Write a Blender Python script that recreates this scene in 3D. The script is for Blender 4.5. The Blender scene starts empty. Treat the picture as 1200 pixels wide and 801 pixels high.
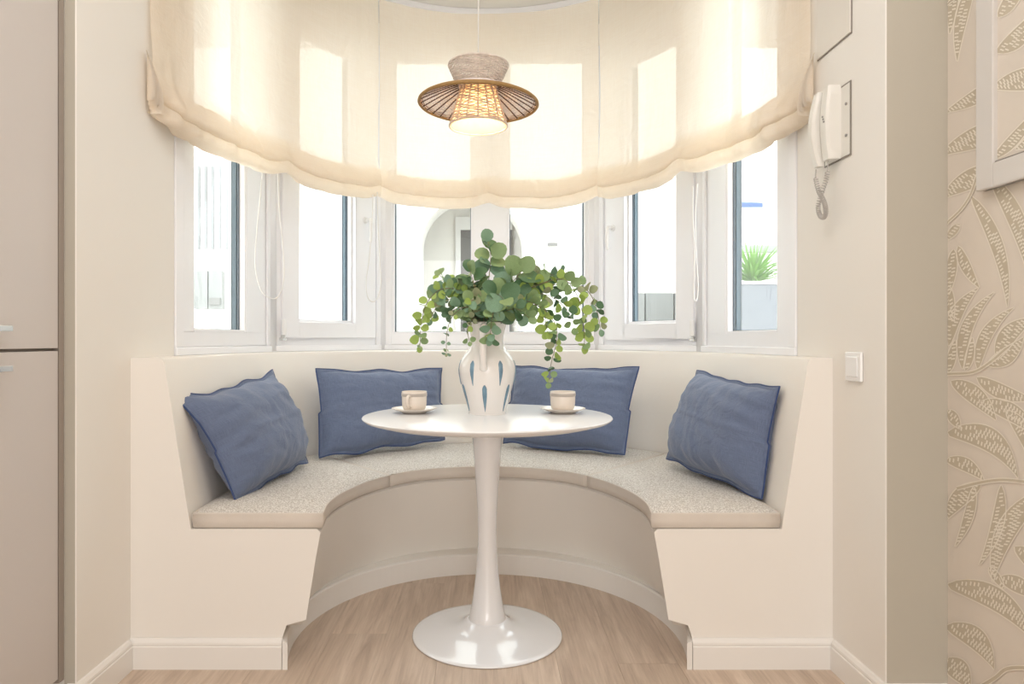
import bpy, bmesh, math, random
from mathutils import Vector, noise, Matrix
random.seed(7)
PI = math.pi
S = bpy.context.scene
COL = S.collection

# ------------------------------------------------------------------ camera
H = 0.976                                  # eye height
cd = bpy.data.cameras.new('camera'); cam = bpy.data.objects.new('camera', cd); COL.objects.link(cam)
cd.sensor_width = 36.0; cd.lens = 24.0     # 800 px focal length on a 1200 px frame
cd.shift_x = 29 / 1200; cd.shift_y = -2.5 / 1200
cd.clip_start = 0.05
cam.location = (0, 0, H); cam.rotation_euler = (PI / 2, 0, 0)
S.camera = cam

# ------------------------------------------------------------------ world and exposure
w = bpy.data.worlds.new('sky'); S.world = w; w.use_nodes = True
wn = w.node_tree.nodes; wl = w.node_tree.links
bg = wn['Background']
bg.inputs['Color'].default_value = (0.90, 0.95, 1.0, 1)
bg.inputs['Strength'].default_value = 4.4
S.view_settings.view_transform = 'Standard'; S.view_settings.look = 'None'
S.view_settings.gamma = 1; S.view_settings.use_curve_mapping = False
S.view_settings.exposure = 0.12
S.cycles.use_denoising = True
S.cycles.max_bounces = 10; S.cycles.diffuse_bounces = 5; S.cycles.transparent_max_bounces = 16
S.cycles.transmission_bounces = 8
S.cycles.sample_clamp_indirect = 8

def light(name, kind, loc, rot, energy, color, size=None, size_y=None):
    d = bpy.data.lights.new(name, kind); d.energy = energy; d.color = color
    if size: d.shape = 'RECTANGLE'; d.size = size; d.size_y = size_y or size
    o = bpy.data.objects.new(name, d); COL.objects.link(o); o.location = loc; o.rotation_euler = rot
    return o
sun = light('sun', 'SUN', (0, -3, 8), (math.radians(40), 0, math.radians(-20)), 1.2, (1.0, 0.96, 0.9))
sun.data.angle = math.radians(1)
# area fills added to brighten the nook, behind the camera and under the ceiling
light('room_back_fill', 'AREA', (-0.2, -3.95, 1.2), (PI / 2, 0, 0), 66, (1.0, 0.99, 0.98), 2.2, 2.2)
light('room_ceiling_fill', 'AREA', (0.0, 0.9, 2.66), (math.radians(0), 0, 0), 19, (1.0, 0.97, 0.94), 1.4, 1.2)

# ------------------------------------------------------------------ materials
def mat(name, col, rough=0.5, spec=0.5, bump=0.0, bscale=60.0, var=0.0, vscale=4.0, metallic=0.0, coat=0.0):
    m = bpy.data.materials.new(name); m.use_nodes = True
    n = m.node_tree.nodes; l = m.node_tree.links; b = n['Principled BSDF']
    b.inputs['Base Color'].default_value = (*col, 1); b.inputs['Roughness'].default_value = rough
    b.inputs['Specular IOR Level'].default_value = spec; b.inputs['Metallic'].default_value = metallic
    b.inputs['Coat Weight'].default_value = coat
    tc = n.new('ShaderNodeTexCoord')
    if var > 0:
        t = n.new('ShaderNodeTexNoise'); t.inputs['Scale'].default_value = vscale; t.inputs['Detail'].default_value = 4
        r = n.new('ShaderNodeMix'); r.data_type = 'RGBA'
        r.inputs[6].default_value = (*[c * (1 - var) for c in col], 1); r.inputs[7].default_value = (*[min(1, c * (1 + var)) for c in col], 1)
        l.new(tc.outputs['Object'], t.inputs['Vector']); l.new(t.outputs['Fac'], r.inputs[0]); l.new(r.outputs[2], b.inputs['Base Color'])
    if bump > 0:
        t2 = n.new('ShaderNodeTexNoise'); t2.inputs['Scale'].default_value = bscale; t2.inputs['Detail'].default_value = 3
        bp = n.new('ShaderNodeBump'); bp.inputs['Strength'].default_value = bump; bp.inputs['Distance'].default_value = 0.002
        l.new(tc.outputs['Object'], t2.inputs['Vector']); l.new(t2.outputs['Fac'], bp.inputs['Height']); l.new(bp.outputs['Normal'], b.inputs['Normal'])
    return m

M = {}
M['wall'] = mat('wall_plaster', (0.86, 0.83, 0.785), 0.7, 0.25, bump=0.08, bscale=25, var=0.012, vscale=3)
M['bench'] = mat('bench_plaster', (0.87, 0.835, 0.785), 0.55, 0.3, bump=0.12, bscale=14, var=0.015, vscale=4)
M['pier'] = mat('pier_taupe', (0.52, 0.485, 0.415), 0.7, 0.25, bump=0.06, bscale=25)  # wall end faces, a darker taupe than the side walls
M['ceiling'] = mat('ceiling_paint', (0.80, 0.79, 0.76), 0.8, 0.2, var=0.01)
M['skirting'] = mat('skirting_paint', (0.86, 0.835, 0.80), 0.35, 0.5)
M['pvc'] = mat('white_pvc', (0.88, 0.885, 0.915), 0.28, 0.5)
M['gasket'] = mat('dark_gasket', (0.10, 0.12, 0.15), 0.5)
M['spacer'] = mat('blue_grey_edge', (0.10, 0.15, 0.19), 0.35)
M['handle'] = mat('white_handle', (0.90, 0.90, 0.90), 0.2)
M['table'] = mat('white_lacquer', (0.87, 0.875, 0.895), 0.12, 0.5, coat=0.6)
M['tabletop'] = mat('white_laminate', (0.87, 0.88, 0.90), 0.22, 0.5)
M['cabinet'] = mat('taupe_laminate', (0.63, 0.585, 0.56), 0.45, 0.4)
M['cabinet_dark'] = mat('cabinet_gap', (0.10, 0.085, 0.07), 0.7)
M['cabinet_edge'] = mat('cabinet_edge', (0.36, 0.31, 0.27), 0.5)
M['steel'] = mat('satin_steel', (0.75, 0.76, 0.76), 0.25, metallic=0.85)
M['phone'] = mat('ivory_plastic', (0.80, 0.78, 0.73), 0.35)
M['screw'] = mat('screw', (0.35, 0.34, 0.33), 0.35, metallic=0.7)
M['panel'] = mat('panel_paint', (0.80, 0.76, 0.70), 0.5)
M['gap'] = mat('shadow_gap', (0.28, 0.25, 0.22), 0.8)
M['cord'] = mat('white_cord', (0.85, 0.84, 0.82), 0.4)
M['coil'] = mat('grey_coil', (0.55, 0.52, 0.49), 0.45)
M['cream_china'] = mat('cream_stoneware', (0.84, 0.76, 0.68), 0.25, 0.5, coat=0.3)
M['china_band'] = mat('taupe_band', (0.52, 0.46, 0.41), 0.35)
M['coffee'] = mat('cup_inside', (0.75, 0.68, 0.60), 0.3)
M['vase'] = mat('vase_glaze', (0.84, 0.81, 0.78), 0.14, 0.5, coat=0.5, var=0.02, vscale=18)
M['stroke'] = mat('blue_brushstroke', (0.16, 0.27, 0.36), 0.2, 0.5, var=0.5, vscale=45)
M['leaf_big'] = mat('silver_green_leaf', (0.21, 0.35, 0.235), 0.5, 0.4, var=0.28, vscale=22)
M['leaf_mid'] = mat('grey_green_leaf', (0.25, 0.37, 0.17), 0.5, 0.4, var=0.35, vscale=28)
M['leaf_fresh'] = mat('fresh_green_leaf', (0.35, 0.49, 0.12), 0.5, 0.4, var=0.3, vscale=30)
M['leaf_dusty'] = mat('dusty_leaf', (0.36, 0.40, 0.24), 0.55, 0.35, var=0.25, vscale=28)
M['leaf_dark'] = mat('deep_green_leaf', (0.09, 0.185, 0.09), 0.5, 0.4, var=0.3, vscale=25)
M['stem'] = mat('stem_brown', (0.20, 0.17, 0.10), 0.6)
M['wallpaper'] = mat('wallpaper_ground', (0.73, 0.66, 0.58), 0.6, 0.3, var=0.03, vscale=6)
M['wp_leaf'] = mat('wallpaper_leaf', (0.57, 0.50, 0.39), 0.6, 0.3)
M['wp_line'] = mat('wallpaper_line', (0.86, 0.80, 0.70), 0.55, 0.3)
M['picture_frame'] = mat('frame_paint', (0.68, 0.65, 0.62), 0.35, 0.5)
M['render_white'] = mat('white_render', (0.85, 0.83, 0.79), 0.85, 0.2, var=0.02)
M['render_beige'] = mat('beige_render', (0.97, 0.93, 0.87), 0.85, 0.2, var=0.04)
M['ext_grey'] = mat('exterior_grey', (0.20, 0.19, 0.18), 0.6)
M['ext_lightgrey'] = mat('exterior_light_grey', (0.27, 0.27, 0.26), 0.6)
M['ext_slot'] = mat('exterior_slot', (0.24, 0.24, 0.24), 0.6)
M['planter'] = mat('planter_grey', (0.19, 0.195, 0.215), 0.6, var=0.03)
M['awning'] = mat('awning_blue', (0.02, 0.07, 0.22), 0.6)
M['yucca'] = mat('yucca_green', (0.15, 0.33, 0.035), 0.45, var=0.35, vscale=9)
M['paving'] = mat('paving', (0.55, 0.52, 0.48), 0.8, var=0.05)
M['wicker_grey'] = mat('wicker_natural', (0.70, 0.61, 0.54), 0.7, var=0.3, vscale=70)
M['wicker_pink'] = mat('wicker_pale', (0.72, 0.58, 0.47), 0.7, var=0.2, vscale=60)
M['wicker_brown'] = mat('wicker_brown', (0.34, 0.20, 0.07), 0.65, var=0.3, vscale=50)
M['rib'] = mat('rib_dark', (0.13, 0.065, 0.045), 0.6)
M['brim_fibre'] = mat('brim_fibre', (0.78, 0.70, 0.66), 0.8, var=0.15, vscale=90)
M['inner_weave'] = mat('inner_weave', (0.66, 0.55, 0.50), 0.75, var=0.25, vscale=80)

def bulb_mat():
    m = bpy.data.materials.new('bulb_glow'); m.use_nodes = True
    b = m.node_tree.nodes['Principled BSDF']
    b.inputs['Base Color'].default_value = (1, 0.9, 0.7, 1)
    b.inputs['Emission Color'].default_value = (1.0, 0.72, 0.36, 1); b.inputs['Emission Strength'].default_value = 12
    return m
M['bulb'] = bulb_mat()

def glass_mat():
    m = bpy.data.materials.new('window_glass'); m.use_nodes = True
    n = m.node_tree.nodes; l = m.node_tree.links; n.clear()
    out = n.new('ShaderNodeOutputMaterial'); tr = n.new('ShaderNodeBsdfTransparent'); gl = n.new('ShaderNodeBsdfGlossy')
    gl.inputs['Roughness'].default_value = 0.02; gl.inputs['Color'].default_value = (1, 1, 1, 1)
    tr.inputs['Color'].default_value = (0.95, 0.975, 0.97, 1)
    fr = n.new('ShaderNodeFresnel'); fr.inputs['IOR'].default_value = 1.45
    mx = n.new('ShaderNodeMixShader')
    ge = n.new('ShaderNodeNewGeometry'); inv = n.new('ShaderNodeMath'); inv.operation = 'SUBTRACT'; inv.inputs[0].default_value = 1.0
    l.new(ge.outputs['Backfacing'], inv.inputs[1])
    mu = n.new('ShaderNodeMath'); mu.operation = 'MULTIPLY'; l.new(fr.outputs[0], mu.inputs[0]); l.new(inv.outputs[0], mu.inputs[1])
    l.new(mu.outputs[0], mx.inputs[0]); l.new(tr.outputs[0], mx.inputs[1]); l.new(gl.outputs[0], mx.inputs[2]); l.new(mx.outputs[0], out.inputs[0])
    return m
M['glass'] = glass_mat()

def blind_mat():
    m = bpy.data.materials.new('blind_linen'); m.use_nodes = True
    n = m.node_tree.nodes; l = m.node_tree.links; n.clear()
    out = n.new('ShaderNodeOutputMaterial')
    tc = n.new('ShaderNodeTexCoord')
    mp1 = n.new('ShaderNodeMapping'); mp1.inputs['Scale'].default_value = (6, 6, 260)
    mp2 = n.new('ShaderNodeMapping'); mp2.inputs['Scale'].default_value = (260, 260, 6)
    t1 = n.new('ShaderNodeTexNoise'); t1.inputs['Scale'].default_value = 1.6; t1.inputs['Detail'].default_value = 3
    t2 = n.new('ShaderNodeTexNoise'); t2.inputs['Scale'].default_value = 1.6; t2.inputs['Detail'].default_value = 3
    l.new(tc.outputs['Object'], mp1.inputs[0]); l.new(tc.outputs['Object'], mp2.inputs[0])
    l.new(mp1.outputs[0], t1.inputs['Vector']); l.new(mp2.outputs[0], t2.inputs['Vector'])
    ad = n.new('ShaderNodeMath'); ad.operation = 'ADD'
    l.new(t1.outputs['Fac'], ad.inputs[0]); l.new(t2.outputs['Fac'], ad.inputs[1])
    mr = n.new('ShaderNodeMapRange'); mr.inputs[1].default_value = 0.7; mr.inputs[2].default_value = 1.3
    l.new(ad.outputs[0], mr.inputs[0])
    mix = n.new('ShaderNodeMix'); mix.data_type = 'RGBA'
    mix.inputs[6].default_value = (0.96, 0.865, 0.74, 1); mix.inputs[7].default_value = (0.99, 0.915, 0.81, 1)
    l.new(mr.outputs[0], mix.inputs[0])
    bp = n.new('ShaderNodeBump'); bp.inputs['Strength'].default_value = 0.25; bp.inputs['Distance'].default_value = 0.001
    l.new(ad.outputs[0], bp.inputs['Height'])
    t5 = n.new('ShaderNodeTexNoise'); t5.inputs['Scale'].default_value = 7; t5.inputs['Detail'].default_value = 5; t5.inputs['Distortion'].default_value = 1.2
    l.new(tc.outputs['Object'], t5.inputs['Vector'])
    b5 = n.new('ShaderNodeBump'); b5.inputs['Strength'].default_value = 0.5; b5.inputs['Distance'].default_value = 0.02; l.new(t5.outputs['Fac'], b5.inputs['Height']); l.new(b5.outputs[0], bp.inputs['Normal'])
    d = n.new('ShaderNodeBsdfDiffuse'); t = n.new('ShaderNodeBsdfTranslucent'); x = n.new('ShaderNodeMixShader'); x.inputs[0].default_value = 0.38
    tp = n.new('ShaderNodeBsdfTransparent'); tp.inputs['Color'].default_value = (1.0, 0.97, 0.92, 1)
    x2 = n.new('ShaderNodeMixShader'); x2.inputs[0].default_value = 0.13
    for s in (d, t):
        l.new(mix.outputs[2], s.inputs['Color']); l.new(bp.outputs[0], s.inputs['Normal'])
    l.new(d.outputs[0], x.inputs[1]); l.new(t.outputs[0], x.inputs[2])
    l.new(x.outputs[0], x2.inputs[1]); l.new(tp.outputs[0], x2.inputs[2]); l.new(x2.outputs[0], out.inputs[0])
    return m
M['blind'] = blind_mat()
def lining_mat():
    m = bpy.data.materials.new('shade_lining'); m.use_nodes = True
    n = m.node_tree.nodes; l = m.node_tree.links; n.clear()
    out = n.new('ShaderNodeOutputMaterial'); d = n.new('ShaderNodeBsdfDiffuse'); t = n.new('ShaderNodeBsdfTranslucent'); x = n.new('ShaderNodeMixShader'); x.inputs[0].default_value = 0.55
    d.inputs['Color'].default_value = (0.85, 0.74, 0.56, 1); t.inputs['Color'].default_value = (0.85, 0.72, 0.52, 1)
    l.new(d.outputs[0], x.inputs[1]); l.new(t.outputs[0], x.inputs[2]); l.new(x.outputs[0], out.inputs[0]); return m
M['lining'] = lining_mat()

def boucle_mat():
    m = mat('boucle_fabric', (0.6, 0.55, 0.49), 0.95, 0.1)
    n = m.node_tree.nodes; l = m.node_tree.links; b = n['Principled BSDF']
    tc = n.new('ShaderNodeTexCoord'); v = n.new('ShaderNodeTexVoronoi'); v.inputs['Scale'].default_value = 210
    ns = n.new('ShaderNodeTexNoise'); ns.inputs['Scale'].default_value = 240; ns.inputs['Detail'].default_value = 2
    l.new(tc.outputs['Object'], v.inputs['Vector']); l.new(tc.outputs['Object'], ns.inputs['Vector'])
    r = n.new('ShaderNodeValToRGB'); e = r.color_ramp.elements
    e[0].position = 0.40; e[0].color = (0.56, 0.515, 0.465, 1); e[1].position = 0.60; e[1].color = (0.90, 0.87, 0.825, 1)
    l.new(ns.outputs['Fac'], r.inputs[0]); l.new(r.outputs[0], b.inputs['Base Color'])
    bp = n.new('ShaderNodeBump'); bp.inputs['Strength'].default_value = 0.6; bp.inputs['Distance'].default_value = 0.004; bp.invert = True
    l.new(v.outputs['Distance'], bp.inputs['Height']); l.new(bp.outputs[0], b.inputs['Normal'])
    return m
M['boucle'] = boucle_mat()
M['band'] = mat('cushion_band', (0.74, 0.68, 0.615), 0.9, 0.1, bump=0.3, bscale=400, var=0.04, vscale=30)

def linen(name, col):
    m = mat(name, col, 0.9, 0.15)
    n = m.node_tree.nodes; l = m.node_tree.links; b = n['Principled BSDF']
    b.inputs['Sheen Weight'].default_value = 0.25; b.inputs['Sheen Roughness'].default_value = 0.5
    uv = n.new('ShaderNodeUVMap')
    hs = []
    for sc in ((14, 420, 1), (420, 14, 1)):
        mp = n.new('ShaderNodeMapping'); mp.inputs['Scale'].default_value = sc
        t = n.new('ShaderNodeTexNoise'); t.inputs['Scale'].default_value = 1; t.inputs['Detail'].default_value = 2
        l.new(uv.outputs[0], mp.inputs[0]); l.new(mp.outputs[0], t.inputs['Vector']); hs.append(t)
    a = n.new('ShaderNodeMath'); a.operation = 'ADD'; l.new(hs[0].outputs['Fac'], a.inputs[0]); l.new(hs[1].outputs['Fac'], a.inputs[1])
    mr = n.new('ShaderNodeMapRange'); mr.inputs[1].default_value = 0.65; mr.inputs[2].default_value = 1.35; l.new(a.outputs[0], mr.inputs[0])
    mix = n.new('ShaderNodeMix'); mix.data_type = 'RGBA'
    mix.inputs[6].default_value = (*[c * 0.82 for c in col], 1); mix.inputs[7].default_value = (*[c * 1.2 for c in col], 1)
    l.new(mr.outputs[0], mix.inputs[0]); l.new(mix.outputs[2], b.inputs['Base Color'])
    t3 = n.new('ShaderNodeTexNoise'); t3.inputs['Scale'].default_value = 7; t3.inputs['Detail'].default_value = 5; t3.inputs['Distortion'].default_value = 0.8
    l.new(uv.outputs[0], t3.inputs['Vector'])
    bp = n.new('ShaderNodeBump'); bp.inputs['Strength'].default_value = 0.35; bp.inputs['Distance'].default_value = 0.02; l.new(t3.outputs['Fac'], bp.inputs['Height'])
    b2 = n.new('ShaderNodeBump'); b2.inputs['Strength'].default_value = 0.25; b2.inputs['Distance'].default_value = 0.001
    l.new(a.outputs[0], b2.inputs['Height']); l.new(bp.outputs[0], b2.inputs['Normal']); l.new(b2.outputs[0], b.inputs['Normal'])
    return m
M['linen'] = linen('blue_linen', (0.145, 0.185, 0.29))
M['flange'] = linen('navy_edge', (0.045, 0.075, 0.19))

def oak(name, tone):
    m = mat(name, (0.45, 0.33, 0.24), 0.38, 0.45)
    n = m.node_tree.nodes; l = m.node_tree.links; b = n['Principled BSDF']
    tc = n.new('ShaderNodeTexCoord'); gi = n.new('ShaderNodeObjectInfo')
    off = n.new('ShaderNodeVectorMath'); off.operation = 'ADD'
    sc = n.new('ShaderNodeVectorMath'); sc.operation = 'SCALE'; sc.inputs['Scale'].default_value = 1.0
    cmb = n.new('ShaderNodeCombineXYZ'); mu = n.new('ShaderNodeMath'); mu.operation = 'MULTIPLY'; mu.inputs[1].default_value = 37.0
    l.new(gi.outputs['Random'], mu.inputs[0]); l.new(mu.outputs[0], cmb.inputs[0]); l.new(mu.outputs[0], cmb.inputs[1])
    l.new(tc.outputs['Object'], off.inputs[0]); l.new(cmb.outputs[0], off.inputs[1])
    mp = n.new('ShaderNodeMapping'); mp.inputs['Scale'].default_value = (16, 1.6, 1)
    l.new(off.outputs[0], mp.inputs[0])
    t = n.new('ShaderNodeTexNoise'); t.inputs['Scale'].default_value = 1.5; t.inputs['Detail'].default_value = 7; t.inputs['Roughness'].default_value = 0.62; t.inputs['Distortion'].default_value = 0.7
    l.new(mp.outputs[0], t.inputs['Vector'])
    mp2 = n.new('ShaderNodeMapping'); mp2.inputs['Scale'].default_value = (150, 5, 1)
    l.new(off.outputs[0], mp2.inputs[0])
    t2 = n.new('ShaderNodeTexNoise'); t2.inputs['Scale'].default_value = 1; t2.inputs['Detail'].default_value = 3
    l.new(mp2.outputs[0], t2.inputs['Vector'])
    r = n.new('ShaderNodeValToRGB'); e = r.color_ramp.elements
    e[0].position = 0.28; e[0].color = (0.33 * tone, 0.245 * tone, 0.185 * tone, 1); e[1].position = 0.72; e[1].color = (0.60 * tone, 0.495 * tone, 0.405 * tone, 1)
    k = e.new(0.5); k.color = (0.47 * tone, 0.37 * tone, 0.29 * tone, 1)
    av = n.new('ShaderNodeMix'); av.data_type = 'FLOAT'; av.inputs[0].default_value = 0.3
    l.new(t.outputs['Fac'], av.inputs[2]); l.new(t2.outputs['Fac'], av.inputs[3]); l.new(av.outputs[0], r.inputs[0])
    l.new(r.outputs[0], b.inputs['Base Color'])
    bp = n.new('ShaderNodeBump'); bp.inputs['Strength'].default_value = 0.12; bp.inputs['Distance'].default_value = 0.001
    l.new(av.outputs[0], bp.inputs['Height']); l.new(bp.outputs[0], b.inputs['Normal'])
    return m
M['oak0'] = oak('oak_laminate_a', 1.28); M['oak1'] = oak('oak_laminate_b', 1.23); M['oak2'] = oak('oak_laminate_c', 1.33)

# ------------------------------------------------------------------ mesh helpers
class MB:
    def __init__(s): s.v = []; s.f = []; s.mi = []; s.sm = []; s.uv = None
    def add(s, vs, fs, mi=0, smooth=False):
        b = len(s.v); s.v += [Vector(p) for p in vs]
        for f in fs: s.f.append([b + i for i in f]); s.mi.append(mi); s.sm.append(smooth)
    def box(s, x0, x1, y0, y1, z0, z1, mi=0, tf=None):
        vs = [Vector((x, y, z)) for z in (z0, z1) for y in (y0, y1) for x in (x0, x1)]
        if tf: vs = [tf(p) for p in vs]
        s.add(vs, [(0, 2, 3, 1), (4, 5, 7, 6), (0, 1, 5, 4), (2, 6, 7, 3), (0, 4, 6, 2), (1, 3, 7, 5)], mi)
    def grid(s, rows, closed_u=False, closed_v=False, mi=0, smooth=True):
        nr = len(rows); nc = len(rows[0]); vs = [p for r in rows for p in r]; fs = []
        for i in range(nr - (0 if closed_u else 1)):
            for j in range(nc - (0 if closed_v else 1)):
                a = i * nc + j; b = i * nc + (j + 1) % nc; c = ((i + 1) % nr) * nc + (j + 1) % nc; d = ((i + 1) % nr) * nc + j
                fs.append((a, b, c, d))
        s.add(vs, fs, mi, smooth)
    def tube(s, pts, r, n=8, caps=True, mi=0, closed=False):
        pts = [Vector(p) for p in pts]; m = len(pts); rows = []
        rr = r if isinstance(r, (list, tuple)) else [r] * m
        up = None
        for i, p in enumerate(pts):
            if closed: t = pts[(i + 1) % m] - pts[i - 1]
            else: t = pts[min(i + 1, m - 1)] - pts[max(i - 1, 0)]
            if t.length < 1e-9: t = Vector((0, 0, 1))
            t.normalize()
            if up is None: up = Vector((0, 0, 1)) if abs(t.z) < 0.9 else Vector((1, 0, 0))
            a = (up - t * up.dot(t)); 
            if a.length < 1e-6: a = t.orthogonal()
            a.normalize(); up = a; b = t.cross(a)
            rows.append([p + a * (rr[i] * math.cos(2 * PI * k / n)) + b * (rr[i] * math.sin(2 * PI * k / n)) for k in range(n)])
        base = len(s.v)
        s.grid(rows, closed_u=closed, closed_v=True, mi=mi)
        if caps and not closed:
            s.f.append([base + k for k in range(n)][::-1]); s.mi.append(mi); s.sm.append(False)
            s.f.append([base + (m - 1) * n + k for k in range(n)]); s.mi.append(mi); s.sm.append(False)
    def lathe(s, prof, c, n=48, mi=0, smooth=True):
        rows = []
        for (r, z) in prof:
            rows.append([Vector((c[0] + r * math.cos(2 * PI * k / n), c[1] + r * math.sin(2 * PI * k / n), c[2] + z)) for k in range(n)])
        s.grid(rows, closed_v=True, mi=mi, smooth=smooth)
    def obj(s, name, mats, parent=None, origin=None, bevel=0.0, segs=2, merge=True):
        me = bpy.data.meshes.new(name)
        o0 = Vector(origin) if origin is not None else Vector((0, 0, 0))
        me.from_pydata([p - o0 for p in s.v], [], s.f); 
        ms = mats if isinstance(mats, (list, tuple)) else [mats]
        for m in ms: me.materials.append(M[m])
        me.polygons.foreach_set('material_index', s.mi); me.polygons.foreach_set('use_smooth', s.sm)
        if s.uv:
            ul = me.uv_layers.new(name='UVMap')
            for p in me.polygons:
                for li in p.loop_indices: ul.data[li].uv = s.uv[me.loops[li].vertex_index]
        bm = bmesh.new(); bm.from_mesh(me)
        if merge: bmesh.ops.remove_doubles(bm, verts=bm.verts, dist=1e-5)
        bmesh.ops.recalc_face_normals(bm, faces=bm.faces)
        bm.to_mesh(me); bm.free(); me.update()
        o = bpy.data.objects.new(name, me); COL.objects.link(o)
        if parent is not None: o.parent = parent
        else: o.location = o0
        if bevel > 0:
            b = o.modifiers.new('bevel', 'BEVEL'); b.width = bevel; b.segments = segs; b.limit_method = 'ANGLE'; b.angle_limit = math.radians(35)
            b.harden_normals = False
        return o

class Thing:
    """an Empty at the thing's base that carries the labels; parts are meshes given in world coordinates"""
    def __init__(s, name, label, cat, origin, group=None, kind=None):
        s.o0 = Vector(origin); s.e = bpy.data.objects.new(name, None); COL.objects.link(s.e); s.e.location = s.o0
        s.e.empty_display_size = 0.05
        if label: s.e['label'] = label
        if cat: s.e['category'] = cat
        if group: s.e['group'] = group
        if kind: s.e['kind'] = kind
    def part(s, name, mb, mats, parent=None, label=None, **k):
        o = mb.obj(name, mats, parent=parent or s.e, origin=s.o0, **k)
        if label: o['label'] = label
        return o

def tagm(o, label, cat, group=None):
    o['label'] = label; o['category'] = cat
    if group: o['group'] = group
    return o
def struct(name, mb, mats, **k):
    o = mb.obj(name, mats, **k); o['kind'] = 'structure'; return o
def boxo(*a):
    m = MB(); m.box(*a); return m

def px(x, y, d):                      # the place in the room seen at a photo point, d metres in front of the lens
    return Vector(((x - 571) / 800 * d, d, H - (y - 398) / 800 * d))
def catmull(pts, n=12):
    pts = [Vector(p) for p in pts]; P = [2 * pts[0] - pts[1]] + pts + [2 * pts[-1] - pts[-2]]; out = []
    for i in range(1, len(P) - 2):
        for k in range(n):
            t = k / n; a, b, c, d = P[i - 1], P[i], P[i + 1], P[i + 2]
            out.append(0.5 * ((2 * b) + (c - a) * t + (2 * a - 5 * b + 4 * c - d) * t * t + (3 * b - a - 3 * c + d) * t ** 3))
    out.append(pts[-1]); return out

# ------------------------------------------------------------------ measures
XL, XR = -1.063, 1.03                  # side walls of the nook
YF = 2.035                             # front face of the built-in bench
ZC = 2.683
BAY = [(-1.063, 2.32), (-0.98, 3.10), (-0.569, 3.70), (0.597, 3.70), (0.97, 3.09), (1.03, 2.27)]
YW = 1.765                             # front of the wall stubs
ZL = 0.922                             # ledge height

# ------------------------------------------------------------------ shell
f = MB(); f.box(-1.8, 1.8, -4.1, 3.9, -0.12, -0.008); struct('floor', f, 'cabinet_edge')
floor_o = bpy.data.objects['floor']
pm = {}
pw = 0.182
for i in range(-6, 7):
    x0 = i * pw + 0.03
    yy = -4.0 + ((i * 0.47) % 1.28) - 1.28
    j = 0
    while yy < 3.0:
        y0, y1 = max(yy, -4.0), min(yy + 1.28, 3.0)
        if y1 - y0 > 0.05:
            key = (round(y1 - y0, 3))
            if key not in pm:
                m = MB(); m.box(0.0003, pw - 0.0003, 0.0003, y1 - y0 - 0.0003, -0.008, 0.0)
                pl = m.obj('plank', 'oak0', parent=floor_o); pm[key] = pl
            else:
                pl = pm[key].copy(); COL.objects.link(pl); pl.parent = floor_o
            pl.location = (x0, y0, 0)
            if (i + j) % 3:
                pl.material_slots[0].link = 'OBJECT'; pl.material_slots[0].material = M['oak%d' % ((i + j) % 3)]
        yy += 1.28; j += 1

struct('ceiling', boxo(-1.8, 1.8, -4.1, 4.0, ZC, ZC + 0.15), 'ceiling')
struct('wall_left', boxo(-1.8, XL, YW, 2.32, 0, ZC), 'wall', bevel=0.003)
struct('wall_right', boxo(XR, 1.1901, YW, 2.27, 0, ZC), 'wall', bevel=0.003)
struct('wall_left_room', boxo(-1.8, -1.70, -4.0, YW, 0, ZC), 'wall')
struct('wall_back', boxo(-1.8, 1.8, -4.1, -4.0, 0, ZC), 'wall')
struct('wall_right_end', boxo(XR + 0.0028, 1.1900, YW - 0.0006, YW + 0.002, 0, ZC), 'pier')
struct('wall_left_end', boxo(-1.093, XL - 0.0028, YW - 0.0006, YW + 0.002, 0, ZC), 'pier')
wp = struct('wall_papered', boxo(1.19, 1.8, -4.0, YW - 0.0005, 0, ZC), 'wallpaper')

# walls of the bay under and over the glass
def facet(A, B):
    A = Vector((*A, 0)); B = Vector((*B, 0)); u = (B - A).normalized(); nrm = Vector((u.y, -u.x, 0))
    def tf(p): return A + u * p.x + nrm * p.y + Vector((0, 0, p.z))
    return tf, (B - A).length
for i in range(5):
    tf, L = facet(BAY[i], BAY[i + 1])
    m = MB(); m.box(-0.04, L + 0.04, -0.20, -0.001, 0.0, ZL, tf=tf); m.box(-0.04, L + 0.04, -0.20, -0.001, 2.56, ZC, tf=tf)
    struct('wall_bay', m, 'wall')

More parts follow.
